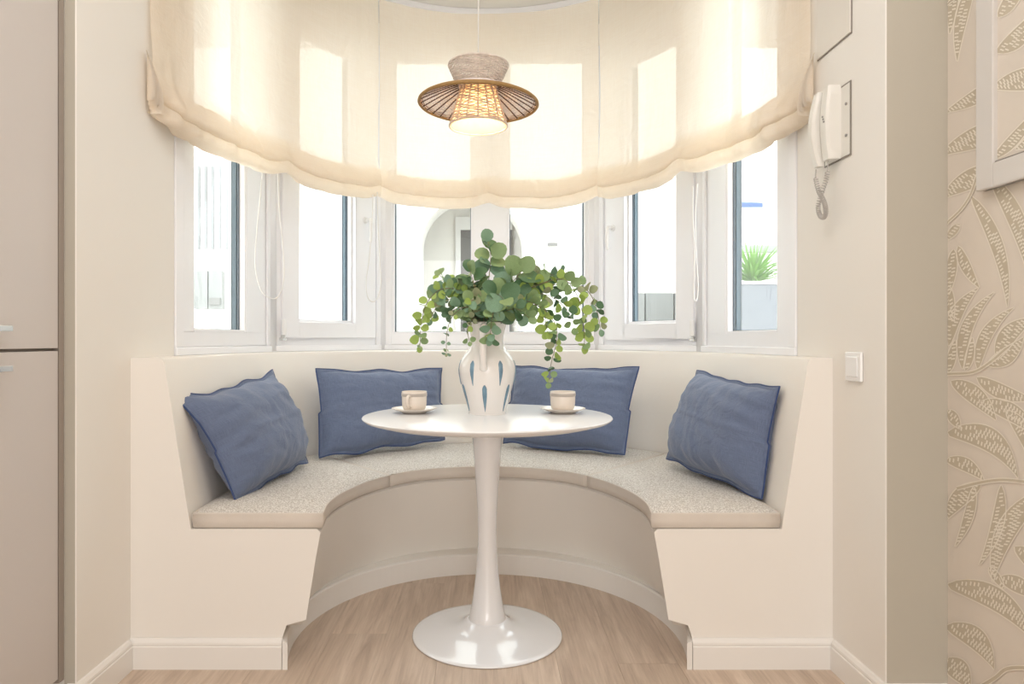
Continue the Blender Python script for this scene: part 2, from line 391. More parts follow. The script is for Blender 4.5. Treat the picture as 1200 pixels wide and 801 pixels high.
# ------------------------------------------------------------------ windows
def window(i, u0, u1, zb, zt, panes, sashes, hinge=None, handle=None):
    """frame u0..u1, panes and sashes as (u0,u1,z0,z1)"""
    tf, L = facet(BAY[i], BAY[i + 1])
    e = bpy.data.objects.new('window_%d' % (i + 1), None); COL.objects.link(e); e['kind'] = 'structure'
    mid = tf(Vector((L / 2, 0, ZL))); e.location = mid
    def part(name, m, mt, par=None, **k): return m.obj(name, mt, parent=par or e, origin=mid, **k)
    fr = MB(); holes = sashes if sashes else panes
    holes = sorted(holes)
    z0, z1 = zb, zt
    # outer frame: rails and uprights
    fr.box(0, L, -0.075, -0.005, ZL, z0, tf=tf); fr.box(0, L, -0.075, -0.005, z1, 2.56, tf=tf)
    xs = [0.0] + [c for h in holes for c in (h[0], h[1])] + [L]
    for k in range(0, len(xs), 2): fr.box(xs[k], xs[k + 1], -0.075, -0.005, z0, z1, tf=tf)
    part('window_frame', fr, 'pvc', bevel=0.003)
    bd = MB()                                         # raised inner bead round the frame edge
    bd.box(0.0, L, -0.005, 0.010, ZL, ZL + 0.028, tf=tf)
    bd.box(0.0, 0.05, -0.005, 0.006, ZL + 0.028, 2.56, tf=tf); bd.box(L - 0.05, L, -0.005, 0.006, ZL + 0.028, 2.56, tf=tf)
    part('frame_cover', bd, 'pvc', bevel=0.003)
    if sashes:
        for s, p in zip(sashes, panes):
            sm = MB(); o = 0.006
            sm.box(s[0] - o, p[0], -0.055, 0.017, s[2] - o, s[3] + o, tf=tf); sm.box(p[1], s[1] + o, -0.055, 0.017, s[2] - o, s[3] + o, tf=tf)
            sm.box(p[0], p[1], -0.055, 0.017, s[2] - o, p[2], tf=tf); sm.box(p[0], p[1], -0.055, 0.017, p[3], s[3] + o, tf=tf)
            so = part('sash', sm, 'pvc', bevel=0.004)
    for p in panes:
        b = 0.012
        gb = MB()
        for (a0, a1, c0, c1) in ((p[0] - .002, p[0] + b, p[2], p[3]), (p[1] - b, p[1] + .002, p[2], p[3]), (p[0] + b, p[1] - b, p[2] - .002, p[2] + b), (p[0] + b, p[1] - b, p[3] - b, p[3] + .002)):
            gb.box(a0, a1, -0.036, -0.008, c0, c1, tf=tf)
        part('glazing_bead', gb, 'pvc', bevel=0.003)
        gk = MB(); g = 0.004
        for (a0, a1, c0, c1) in ((p[0] + b, p[0] + b + g, p[2] + b, p[3] - b), (p[1] - b - g, p[1] - b, p[2] + b, p[3] - b), (p[0] + b, p[1] - b, p[2] + b, p[2] + b + g * .6)):
            gk.box(a0, a1, -0.036, -0.031, c0, c1, tf=tf)
            gk.box(a0, a1, -0.068, -0.064, c0, c1, tf=tf)
        part('gasket', gk, 'gasket')
        sp = MB()
        sp.box(p[0] + 0.001, p[0] + b + 0.002, -0.064, -0.046, p[2], p[3], tf=tf); sp.box(p[1] - b - 0.002, p[1] - 0.001, -0.064, -0.046, p[2], p[3], tf=tf)
        part('glass_spacer', sp, 'spacer')
        gl = MB(); gl.box(p[0] + 0.003, p[1] - 0.003, -0.0395, -0.0365, p[2] + 0.003, p[3] - 0.003, tf=tf)
        part('pane', gl, 'glass')
    if hinge:
        u, z = hinge
        h = MB(); h.box(u - 0.011, u + 0.011, 0.017, 0.032, z + 0.012, z + 0.085, tf=tf); part('hinge_cover', h, 'handle', bevel=0.004)
        h2 = MB(); h2.box(u - 0.013, u + 0.013, 0.008, 0.030, z - 0.012, z + 0.002, tf=tf); h2.box(u - 0.007, u + 0.007, 0.010, 0.026, z + 0.002, z + 0.012, tf=tf)
        part('hinge_pin', h2, 'steel', bevel=0.002)
    if handle:
        u, z, down = handle
        h = MB(); h.tube([tf(Vector((u, 0.017, z))), tf(Vector((u, 0.023, z)))], 0.017, 20)
        h.tube([tf(Vector((u, 0.02, z))), tf(Vector((u, 0.05, z)))], 0.010, 14)
        h.tube([tf(Vector((u + 0.004 * down, 0.046, z + 0.008))), tf(Vector((u + 0.004 * down, 0.052, z - 0.02))), tf(Vector((u + 0.004 * down, 0.054, z - 0.07))), tf(Vector((u + 0.004 * down, 0.050, z - 0.115)))], [0.008, 0.011, 0.010, 0.007], 12)
        part('handle', h, 'handle', bevel=0.001)
    return e

def tl(i):
    return facet(BAY[i], BAY[i + 1])[1]
L = tl(0); window(0, 0, L, 1.005, 2.46, [(L * 0.165, L * 0.70, 1.005, 2.46)], None)
L = tl(1); window(1, 0, L, 0.992, 2.50, [(L * 0.20, L * 0.705, 1.062, 2.43)], [(L * 0.075, L * 0.90, 0.992, 2.50)], hinge=(L * 0.068, 0.985), handle=(L * 0.80, 1.60, 1))
L = tl(2); window(2, 0, L, 1.008, 2.50, [(0.053, 0.492, 1.008, 2.50), (0.678, 1.108, 1.008, 2.50)], None)
L = tl(3); window(3, 0, L, 0.985, 2.46, [(L * 0.315, L * 0.81, 1.057, 2.39)], [(L * 0.125, L * 0.945, 0.985, 2.46)], hinge=(L * 0.955, 0.98), handle=(L * 0.20, 1.56, -1))
L = tl(4); window(4, 0, L, 1.000, 2.46, [(L * 0.30, L * 0.83, 1.000, 2.46)], None)
for i in range(1, 5):                                   # corner posts between the windows
    x, y = BAY[i]; m = MB()
    c = Vector((x, y, 0)); cen = Vector((0, 2.7, 0)); d = (c - cen).normalized()
    p = c + d * 0.035
    m.tube([(p.x, p.y, ZL), (p.x, p.y, 2.56)], 0.052, 16)
    struct('trim_%d' % i, m, 'pvc')

# ------------------------------------------------------------------ built-in bench
SC = Vector((0, 2.2525)); SR = 0.5425
NB = 120
base_pts = [(-0.884, YF), (-0.888, 2.45), (-0.875, 2.72), (-0.83, 2.96), (-0.73, 3.14), (-0.56, 3.28), (-0.30, 3.38), (0, 3.415),
            (0.30, 3.395), (0.58, 3.31), (0.76, 3.18), (0.855, 2.99), (0.888, 2.72), (0.888, 2.45), (0.878, YF)]
base_d = catmull([(*p, 0) for p in base_pts], 16)
edge_d = catmull([(x, y, 0) for x, y in [(-0.4975, YF), (-0.512, 2.19), (-0.488, 2.36), (-0.418, 2.55), (-0.305, 2.70), (-0.155, 2.775), (0, 2.80), (0.155, 2.775), (0.305, 2.70), (0.418, 2.55), (0.488, 2.36), (0.512, 2.19), (0.4975, YF)]], 16)
def ray_hit(poly, th):
    d = Vector((math.cos(th), math.sin(th))); best = None
    for a, b in zip(poly[:-1], poly[1:]):
        ax, ay = a[0] - SC.x, a[1] - SC.y; bx, by = b[0] - SC.x, b[1] - SC.y
        ca = d.x * ay - d.y * ax; cb = d.x * by - d.y * bx
        if (ca <= 0 <= cb or cb <= 0 <= ca) and abs(ca - cb) > 1e-12:
            t = ca / (ca - cb); x = ax + (bx - ax) * t; y = ay + (by - ay) * t
            r = x * d.x + y * d.y
            if r > 0 and (best is None or r > best): best = r
    return best
def ang(p): return math.atan2(p[1] - SC.y, p[0] - SC.x) % (2 * PI)
def lerp_ang(pl, pr, t):                                # left (about 190 deg) sweeping over 90 deg to right (about -12 deg)
    a = ang(pl); b = ang(pr); b = b - 2 * PI if b > PI else b
    return a + (b - a) * t
outer_poly = [(XL, YF)] + BAY + [(XR, YF)]
def I_(t):   # seat front edge
    if t <= 0: return Vector((-0.4975, YF))
    if t >= 1: return Vector((0.4975, YF))
    th = lerp_ang((-0.4975, YF), (0.4975, YF), t); r = ray_hit(edge_d, th)
    return Vector((SC.x + r * math.cos(th), SC.y + r * math.sin(th)))
def O_(t):   # foot of the backrest
    if t <= 0: return Vector(base_pts[0])
    if t >= 1: return Vector(base_pts[-1])
    th = lerp_ang(base_pts[0], base_pts[-1], t); r = ray_hit(base_d, th)
    return Vector((SC.x + r * math.cos(th), SC.y + r * math.sin(th)))
def T_(t):   # top of the backrest
    o = O_(t); d = (o - SC); k = 0.08
    dd = Vector((d.x * 1.0, max(d.y, 0) * 0.9)).normalized()
    return o + dd * k
def W_(t):   # walls behind
    if t <= 0: return Vector((XL, YF))
    if t >= 1: return Vector((XR, YF))
    th = lerp_ang((XL, YF), (XR, YF), t); r = ray_hit(outer_poly, th)
    return Vector((SC.x + (r - 0.001) * math.cos(th), SC.y + (r - 0.001) * math.sin(th)))
PC = Vector((0, 2.313)); PR = 0.612
def F_(t):   # foot of the plastered seat front
    a = math.atan2(YF - PC.y, -0.545); b = math.atan2(YF - PC.y, 0.545)
    a = a % (2 * PI); th = a + (b - a) * t
    return Vector((PC.x + PR * math.cos(th), PC.y + PR * math.sin(th)))
KC = Vector((0, 2.22)); KR = 0.64
def G_(t, R=KR, Y=YF):
    a = math.atan2(Y - KC.y, -math.sqrt(R * R - (Y - KC.y) ** 2)) % (2 * PI); b = PI - a
    th = a + (b - a) * t
    return Vector((KC.x + R * math.cos(th), KC.y + R * math.sin(th)))
ZS = 0.412
bm_ = MB(); rows = []
for k in range(NB + 1):
    t = k / NB
    Wp, Tp, Op, Ip, Fp, Gp = W_(t), T_(t), O_(t), I_(t), F_(t), G_(t)
    e = min(t, 1 - t)
    lift = max(0.0, 1 - e / 0.045); lift = lift * lift * (3 - 2 * lift)
    zf = 0.086 + 0.056 * lift
    if lift > 0: Fp = Fp.lerp(Ip, 0.10 * lift)
    tin = (Wp - Tp).normalized()
    sl = (Op - Tp)
    sec = [Wp.to_3d() , Vector((Wp.x, Wp.y, ZL))]
    q = Tp + tin * 0.014; sec.append(Vector((q.x, q.y, ZL)))
    q = Tp + tin * 0.004; sec.append(Vector((q.x, q.y, ZL - 0.004)))
    q = Tp + sl * 0.03; sec.append(Vector((q.x, q.y, ZL - 0.016)))
    for s in (0.25, 0.5, 0.75): q = Tp + sl * s; sec.append(Vector((q.x, q.y, ZL - (ZL - ZS) * s)))
    sec.append(Vector((Op.x, Op.y, ZS)))
    os_ = (Op - Ip).normalized()
    q = Ip + os_ * 0.010; sec.append(Vector((q.x, q.y, ZS)))
    sec.append(Vector((Ip.x, Ip.y, ZS - 0.010)))
    for s in (0.33, 0.66): q = Ip.lerp(Fp, s); sec.append(Vector((q.x, q.y, ZS - (ZS - zf) * s)))
    sec.append(Vector((Fp.x, Fp.y, zf)))
    gz = 0.084 + 0.042 * lift
    g2 = Gp.lerp(Fp, 0.06 + 0.14 * lift)
    sec.append(Vector((g2.x, g2.y, gz)))
    sec.append(Vector((Gp.x, Gp.y, 0.083)))
    sec.append(Vector((Gp.x, Gp.y, 0.0)))
    for v in sec: v.y = max(v.y, YF)
    rows.append(sec)
bm_.grid(rows, smooth=True)
for k in (0, NB):
    b = k * len(rows[0]); idx = list(range(b, b + len(rows[0])))
    bm_.f.append(idx if k == 0 else idx[::-1]); bm_.mi.append(0); bm_.sm.append(False)
bench = bm_.obj('bench', 'bench', origin=(0, 2.9, 0))
for o in (bench,):
    md = o.modifiers.new('split', 'EDGE_SPLIT'); md.split_angle = math.radians(38)
tagm(bench, 'cream plastered built-in horseshoe bench with high backrest under the bay windows', 'bench')

# skirting
def sweep(path, prof, mbx, closed=False):
    """path: list of 2d points, prof: list of (out, z), out measured to the left-hand side of the path"""
    n = len(path); rows = []
    for i in range(n):
        a = path[max(i - 1, 0)]; c = path[min(i + 1, n - 1)]; p = path[i]
        if 0 < i < n - 1:
            d1 = (p - a).normalized(); d2 = (c - p).normalized(); n1 = Vector((-d1.y, d1.x)); n2 = Vector((-d2.y, d2.x))
            nn = (n1 + n2).normalized(); nn = nn / max(0.3, nn.dot(n1))
        else:
            d = (c - a).normalized(); nn = Vector((-d.y, d.x))
        rows.append([Vector((p.x + nn.x * o, p.y + nn.y * o, z)) for o, z in prof])
    b = len(mbx.v); mbx.grid(rows, smooth=False)
    m = len(prof)
    mbx.f.append([b + k for k in range(m)]); mbx.mi.append(0); mbx.sm.append(False)
    mbx.f.append([b + (n - 1) * m + k for k in range(m)][::-1]); mbx.mi.append(0); mbx.sm.append(False)
SK = [(0, 0), (0.014, 0), (0.014, 0.066), (0.011, 0.069), (0.0125, 0.073), (0.0115, 0.079), (0.006, 0.087), (0, 0.089)]
V2 = lambda x, y: Vector((x, y))
m = MB(); sweep([V2(-0.6095, YF), V2(XL, YF), ][::-1] and [V2(XL, YF), V2(-0.6095, YF)], [(-o, z) for o, z in SK], m); 
m.v = [Vector((v.x, v.y - 0.0005, v.z)) for v in m.v]; struct('baseboard_bench_left', m, 'skirting')
m = MB(); sweep([V2(0.6095, YF), V2(XR, YF)], [(-o, z) for o, z in SK], m)
m.v = [Vector((v.x, v.y - 0.0005, v.z)) for v in m.v]; struct('baseboard_bench_right', m, 'skirting')
m = MB(); sweep([V2(-1.085, YW), V2(XL, YW), V2(XL, YF - 0.015)], [(-o, z) for o, z in SK], m)
struct('baseboard_left', m, 'skirting')
m = MB(); sweep([V2(XR, YF - 0.015), V2(XR, YW), V2(1.189, YW)], [(-o, z) for o, z in SK], m)
struct('baseboard_right', m, 'skirting')
m = MB(); rows = []
for k in range(81):
    t = k / 80; a = G_(t, 0.639, YF - 0.0145); b_ = G_(t, 0.624, YF - 0.0145)
    rows.append([Vector((a.x, a.y, 0)), Vector((b_.x, b_.y, 0)), Vector((b_.x, b_.y, 0.078)), Vector((b_.x * .6 + a.x * .4, b_.y * .6 + a.y * .4, 0.0825)), Vector((a.x, a.y, 0.0825))])
m.grid(rows, closed_v=True, smooth=False)
for k in (0, 80):
    b = k * 5; m.f.append(list(range(b, b + 5))); m.mi.append(0); m.sm.append(False)
m.sm = [False] * len(m.f)
struct('baseboard_curved', m, 'skirting')

# ------------------------------------------------------------------ seat cushions
def cushion(t0, t1, label):
    zb, zt = ZS + 0.0015, 0.462
    n = max(10, int((t1 - t0) * 90)); g = 0.0015
    ov = 0.006
    def IO(t, s):
        i = I_(t); o = O_(t); d = (o - i).normalized(); i2 = i - d * ov; o2 = o - d * 0.004
        return i2 + (o2 - i2) * s
    org = IO((t0 + t1) / 2, 0.5); T = Thing('seat_cushion', label, 'cushion', (org.x, org.y, zb))
    top = MB(); NS = 16; rows = []
    def crown(t, s):
        a = min(1, (t - t0) / 0.04 if t1 - t0 > .1 else 1); b = min(1, (t1 - t) / 0.04)
        ew = max(0.0, min(a, b)); es = min(1, s / 0.12, (1 - s) / 0.12)
        k = min(ew, 1) ** 0.5 * max(es, 0) ** 0.5
        return 0.012 * k
    def P(t, s, z): q = IO(t, s); return Vector((q.x, max(q.y, YF + 0.004), z))
    for k in range(n + 1):
        t = t0 + (t1 - t0) * k / n
        rows.append([P(t, s / NS, zt - 0.004 + crown(t, s / NS) + 0.0015 * noise.noise(Vector((t * 30, s * 0.6, 3)))) for s in range(NS + 1)])
    top.grid(rows)
    T.part('cushion_top', top, 'boucle')
    # side band all round
    ring = [(t0 + (t1 - t0) * k / n, 0.0) for k in range(n + 1)] + [(t1, s / 6) for s in range(1, 7)] + [(t1 - (t1 - t0) * k / n, 1.0) for k in range(1, n + 1)] + [(t0, 1 - s / 6) for s in range(1, 6)]
    cen = Vector((0, 0))
    pts = [IO(*r) for r in ring]
    m2 = len(pts); rows = []
    for j, z, off in ((0, zb, -0.004), (1, zb + 0.003, 0.0), (2, (zb + zt) / 2, 0.0035), (3, zt - 0.009, 0.0015), (4, zt - 0.005, 0.003), (5, zt - 0.002, 0.001), (6, zt - 0.004, -0.004)):
        row = []
        for i, p in enumerate(pts):
            a = pts[i - 1]; c = pts[(i + 1) % m2]; d = (c - a).normalized(); nn = Vector((-d.y, d.x))
            q = p - nn * 0 + Vector((-nn.x, -nn.y)) * 0
            row.append((p, nn, z, off))
        rows.append(row)
    # orientation of the normal: away from the centroid line
    def outn(p, nn):
        q = IO((t0 + t1) / 2, 0.5)
        return nn
    # signed area decides the outside
    area = sum(pts[i - 1].x * pts[i].y - pts[i].x * pts[i - 1].y for i in range(m2))
    sg = -1 if area > 0 else 1
    R = [[Vector((p.x + nn.x * sg * off, max(p.y + nn.y * sg * off, YF + 0.003), z)) for (p, nn, z, off) in row] for row in rows]
    bd = MB(); bd.grid(R, closed_v=True)
    T.part('side_band', bd, 'band')
    bt = MB(); bt.grid([[P(t0 + (t1 - t0) * k / n, s, zb) for s in (0, 1)] for k in range(n + 1)], smooth=False)
    T.part('underside', bt, 'band')
tA = 0.2985; tB = 0.7085
cushion(0.002, tA - 0.002, 'speckled cream boucle seat cushion at the left end of the bench')
cushion(tA + 0.001, tB - 0.001, 'speckled cream boucle seat cushion in the middle behind the table')
cushion(tB + 0.002, 0.998, 'speckled cream boucle seat cushion at the right end of the bench')

# ------------------------------------------------------------------ pillows
def pillow(name_label, TL, TR, BR, BL, thick, seed, fold=None, sag=0.02, cre=True):
    TL, TR, BR, BL = map(Vector, (TL, TR, BR, BL))
    nrm = (BR - TL).cross(TR - BL).normalized()
    if nrm.y > 0: nrm = -nrm
    n = 44
    bi = (BL + BR) / 2
    T = Thing('pillow', name_label, 'pillow', bi)
    def P(u, v):                        # u 0..1 left to right, v 0..1 bottom to top; edges bow inward
        a = BL.lerp(BR, u); b = TL.lerp(TR, u); p = a.lerp(b, v)
        c = (TL + TR + BR + BL) / 4
        ed = 0.068
        k = (ed * 4 * u * (1 - u)) * (abs(2 * v - 1) ** 3) + (ed * 0.8 * 4 * v * (1 - v)) * (abs(2 * u - 1) ** 3)
        if v < 0.5: k *= 0.35
        q = p.lerp(c, k)
        # wavy edge
        wv = 0.015 * noise.noise(Vector((u * 5 + seed, v * 5, seed))) * max(abs(2 * u - 1), abs(2 * v - 1)) ** 4
        q = q + (TL - BL).normalized() * wv
        if fold: q = fold(u, v, q, nrm)
        return q
    def h(u, v):
        a = (1 - abs(2 * u - 1) ** 3.0); b = (1 - abs(2 * v - 1) ** 3.0)
        e = max(0.0, a * b) ** 0.60
        # belly heavier low down
        w_ = e * (1.0 + 0.12 * (0.5 - v))
        w_ += 0.07 * noise.noise(Vector((u * 3 + seed, v * 3, 0))) * e
        # radiating wrinkles near corners and edges
        edge = max(abs(2 * u - 1), abs(2 * v - 1))
        w_ += 0.15 * noise.noise(Vector((u * 12 + seed, v * 3.5, 1))) * (abs(2 * v - 1) ** 2) * min(1, e * 2)
        w_ += 0.15 * noise.noise(Vector((u * 3.5 + seed, v * 11, 5))) * (abs(2 * u - 1) ** 2) * min(1, e * 2)
        w_ += 0.09 * (1 - abs(noise.noise(Vector((u * 4.5 + seed, v * 5.5 + u * 3, 9)))) * 3) * e * 0.5
        if cre:
            w_ += 0.045 * math.exp(-((u - 0.5 - 0.01 * math.sin(v * 9)) / 0.012) ** 2) * e
            w_ += 0.045 * math.exp(-((v - 0.52 - 0.012 * math.sin(u * 7)) / 0.016) ** 2) * e
            w_ -= 0.025 * math.exp(-((u - 0.475) / 0.02) ** 2) * e
        return w_ * thick
    U0, U1, V0, V1 = 0.020, 0.980, 0.030, 0.970
    for side, nm in ((1, 'cover_front'), (-1, 'cover_back')):
        m = MB(); rows = []; uv = []
        for j in range(n + 1):
            row = []
            for i in range(n + 1):
                uu = i / n; vv = j / n
                p = P(U0 + (U1 - U0) * uu, V0 + (V1 - V0) * vv)
                amt = h(uu, vv) * (0.55 if side > 0 else 0.45)
                row.append(p + nrm * side * (amt + 0.002)); uv.append((uu * 1.5, vv))
            rows.append(row)
        m.grid(rows); m.uv = uv
        T.part(nm, m, 'linen', merge=False)
    fl = MB(); ring = []
    K = 40
    per = [(i / K, 0) for i in range(K)] + [(1, i / K) for i in range(K)] + [(1 - i / K, 1) for i in range(K)] + [(0, 1 - i / K) for i in range(K)]
    rows = []; uv = []
    for s_in, off in ((0.0, 0.0025), (1.0, 0.0035), (1.35, 0.0035)):
        row = []
        for (u, v) in per:
            uu = u + (U0 - 2 * U0 * u) * s_in; vv = v + (V0 - 2 * V0 * v) * s_in
            p = P(uu, vv); row.append(p + nrm * off)
        rows.append(row)
    back = [[p - nrm * 0.006 for p in r] for r in rows]
    allr = rows[::-1] + back
    for r in allr: uv += [(k / 40, 0.3) for k in range(len(r))]
    fl.grid(allr, closed_v=True); fl.uv = uv
    T.part('flange', fl, 'linen', merge=False)
    st = MB(); st.tube([P(u, v) + nrm * 0.0005 for (u, v) in per], 0.0033, 6, closed=True); st.uv = [(0, 0)] * len(st.v)
    T.part('piping', st, 'flange', label='navy edge stitching', merge=False)
    return T

def fold_left(u, v, q, nrm):              # the near top corner curls forward on itself
    k = max(0.0, 1 - math.hypot(u / 0.22, (1 - v) / 0.25))
    k2 = max(0.0, 1 - u / 0.20)
    return q - nrm * 0.03 * k + Vector((0, 0, 0.02)) * k + Vector((0.012, 0, 0)) * k2 * math.sin(v * PI)
pillow('rumpled blue linen pillow leaning at the far left end of the bench', px(211, 466, 2.10), px(320, 435, 2.80), px(360, 541, 2.72), px(276, 587, 2.165), 0.20, 1.3, fold_left)
pillow('blue linen pillow left of the vase, behind the left cup', px(370, 432, 3.02), px(518, 431, 3.33), px(521, 515, 3.24), px(374, 537, 2.86), 0.15, 4.1)
pillow('blue linen pillow right of the vase, behind the right cup', px(600, 427, 3.34), px(749, 431, 3.08), px(732, 534, 2.93), px(590, 519, 3.22), 0.16, 8.7)
pillow('blue linen pillow leaning at the far right end of the bench', px(817, 434, 2.84), px(914, 452, 2.17), px(893, 584, 2.17), px(781, 538, 2.72), 0.19, 12.9)

# ------------------------------------------------------------------ table
TC = Vector((0, 2.27, 0)); ZT = 0.7254
T = Thing('pedestal_table', 'round white pedestal table with trumpet base in the middle of the nook', 'table', TC)
m = MB(); R = 0.411
m.lathe([(0, ZT - 0.024), (R - 0.055, ZT - 0.024), (R - 0.010, ZT - 0.012), (R - 0.003, ZT - 0.007), (R, ZT - 0.0035), (R - 0.0015, ZT - 0.0008), (R - 0.004, ZT), (0, ZT)], TC, 128)
T.part('tabletop', m, 'tabletop', merge=True).modifiers.new('s', 'EDGE_SPLIT').split_angle = math.radians(50)
m = MB()
# stem: reads 38 px wide at the top, 24 px at its waist, 50 px at the foot
stem = [(0.053, 0.70), (0.050, 0.66), (0.0455, 0.60), (0.041, 0.54), (0.0365, 0.47), (0.033, 0.41), (0.031, 0.35), (0.0315, 0.30), (0.034, 0.25), (0.038, 0.20), (0.0435, 0.155), (0.050, 0.11), (0.0575, 0.07), (0.0625, 0.050)]
m.lathe([(0, 0.70)] + stem + [(0.0625, 0.040)], TC, 64); T.part('stem', m, 'table')
m = MB()
m.lathe([(0.0615, 0.052), (0.066, 0.051), (0.070, 0.048), (0.080, 0.040), (0.095, 0.031), (0.115, 0.0235), (0.14, 0.0175), (0.17, 0.013), (0.20, 0.0098), (0.23, 0.0075), (0.244, 0.006), (0.248, 0.0035), (0.246, 0.0008), (0, 0.0008)], TC, 96)
T.part('base', m, 'table')
m = MB(); m.lathe([(0, ZT - 0.025), (0.11, ZT - 0.025), (0.11, ZT - 0.030), (0.056, ZT - 0.034), (0, ZT - 0.034)], TC, 48); T.part('mounting_plate', m, 'table')

# ------------------------------------------------------------------ cups and saucers
def cup(c, handle_dir, label_c, label_s):
    c = Vector(c)
    s = Thing('saucer', label_s, 'saucer', c); m = MB()
    m.lathe([(0, 0.004), (0.030, 0.004), (0.034, 0.0005), (0.040, 0.0005), (0.044, 0.004), (0.062, 0.0095), (0.0765, 0.0155), (0.0775, 0.0170), (0.0755, 0.0175), (0.060, 0.0125), (0.042, 0.0075), (0.034, 0.0068), (0, 0.0068)], c, 56)
    s.part('dish', m, 'cream_china')
    m = MB(); m.lathe([(0.0735, 0.0166), (0.0762, 0.01775), (0.0779, 0.0169)], c, 56); s.part('rim', m, 'china_band')
    z = 0.0072
    k = Thing('cup', label_c, 'cup', c + Vector((0, 0, z))); m = MB()
    prof = [(0, 0.0), (0.029, 0.0), (0.033, 0.002), (0.037, 0.006), (0.0400, 0.013), (0.0420, 0.024), (0.0428, 0.040), (0.0432, 0.056), (0.0434, 0.0655), (0.0426, 0.0672), (0.0412, 0.0660), (0.0405, 0.050), (0.0392, 0.022), (0.034, 0.008), (0, 0.006)]
    m.lathe(prof, c + Vector((0, 0, z)), 56); k.part('bowl', m, 'cream_china')
    m = MB(); m.lathe([(0.0433, 0.0505), (0.0438, 0.0510), (0.0440, 0.0600), (0.0437, 0.0610), (0.0434, 0.0612)], c + Vector((0, 0, z)), 56); k.part('rim_band', m, 'china_band')
    d = Vector((math.cos(handle_dir), math.sin(handle_dir), 0)); m = MB()
    pts = [c + Vector((0, 0, z)) + d * r + Vector((0, 0, h)) for r, h in ((0.040, 0.052), (0.052, 0.054), (0.063, 0.050), (0.067, 0.040), (0.064, 0.028), (0.055, 0.019), (0.039, 0.016))]
    m.tube(catmull(pts, 6), 0.0052, 10); k.part('handle', m, 'cream_china')
dC = 2.345
cup((px(485.5, 484, dC).x, dC, ZT), math.radians(-105), 'cream cup with taupe rim band, handle toward the room, left of the vase', 'cream saucer under the left cup')
cup((px(659.5, 484, dC).x, dC, ZT), math.radians(60), 'cream cup with taupe rim band, handle hidden, right of the vase', 'cream saucer under the right cup')

# ------------------------------------------------------------------ vase
VC = Vector((0, 2.325, ZT))
T = Thing('vase', 'white ceramic jug vase with blue brushstrokes holding the eucalyptus', 'vase', VC)
vp = [(0.0, 0.0), (0.060, 0.0), (0.0635, 0.003), (0.0665, 0.02), (0.0745, 0.05), (0.083, 0.08), (0.0905, 0.11), (0.0950, 0.135), (0.0958, 0.150), (0.0935, 0.168), (0.087, 0.186), (0.076, 0.203), (0.0645, 0.217), (0.0575, 0.230), (0.0548, 0.245), (0.0555, 0.262), (0.059, 0.280), (0.064, 0.298), (0.0675, 0.308)]
def vase_r(z):
    for (r0, z0), (r1, z1) in zip(vp[1:-1], vp[2:]):
        if z0 <= z <= z1: return r0 + (r1 - r0) * (z - z0) / max(1e-6, z1 - z0)
    return vp[-1][0]
cp = catmull([(r, 0, z) for r, z in vp], 4)
prof = [(max(0, p.x), p.z) for p in cp] + [(0.0665, 0.311), (0.0640, 0.309), (0.060, 0.296), (0.052, 0.262), (0.050, 0.245), (0.053, 0.230), (0.07, 0.205), (0.088, 0.165), (0.088, 0.130), (0.06, 0.012), (0, 0.010)]
m = MB(); m.lathe(prof, VC, 72); T.part('body', m, 'vase')
m = MB()
hd = [(0.064, 0.292), (0.078, 0.296), (0.098, 0.288), (0.112, 0.268), (0.117, 0.240), (0.115, 0.210), (0.108, 0.185), (0.100, 0.168), (0.092, 0.156)]
ha = math.radians(-97)
hp = catmull([VC + Vector((math.cos(ha) * r, math.sin(ha) * r, z)) for r, z in hd], 6)
m.tube(hp, [0.0135 - 0.0025 * math.sin(PI * i / (len(hp) - 1)) for i in range(len(hp))], 14)
T.part('handle', m, 'vase')
def stroke(a_deg, z_top, z_bot, wmax, tip_top):
    a = math.radians(a_deg); m = MB(); rows = []
    for i in range(15):
        t = i / 14; z = z_top + (z_bot - z_top) * t
        wd = wmax * (math.sin(min(1, t / 0.14) * PI / 2)) * (1 - max(0, (t - 0.35) / 0.65) ** 1.3) + 0.0006
        if t == 0: wd = 0.002
        r = vase_r(z) + 0.0014; row = []
        for j in range(7):
            s = (j / 6 * 2 - 1); da = s * wd / r
            rr = r + 0.0010 * (1 - s * s) - (0.0012 if abs(s) == 1 else 0)
            row.append(VC + Vector((rr * math.cos(a + da), rr * math.sin(a + da), z)))
        rows.append(row)
    m.grid(rows); T.part('brushstroke', m, 'stroke')
for k in range(6):
    stroke(-90 + 28 + k * 60, 0.182, 0.100, 0.0075, 0)
    stroke(-90 - 6 + k * 60, 0.102, 0.012, 0.0072, 0)

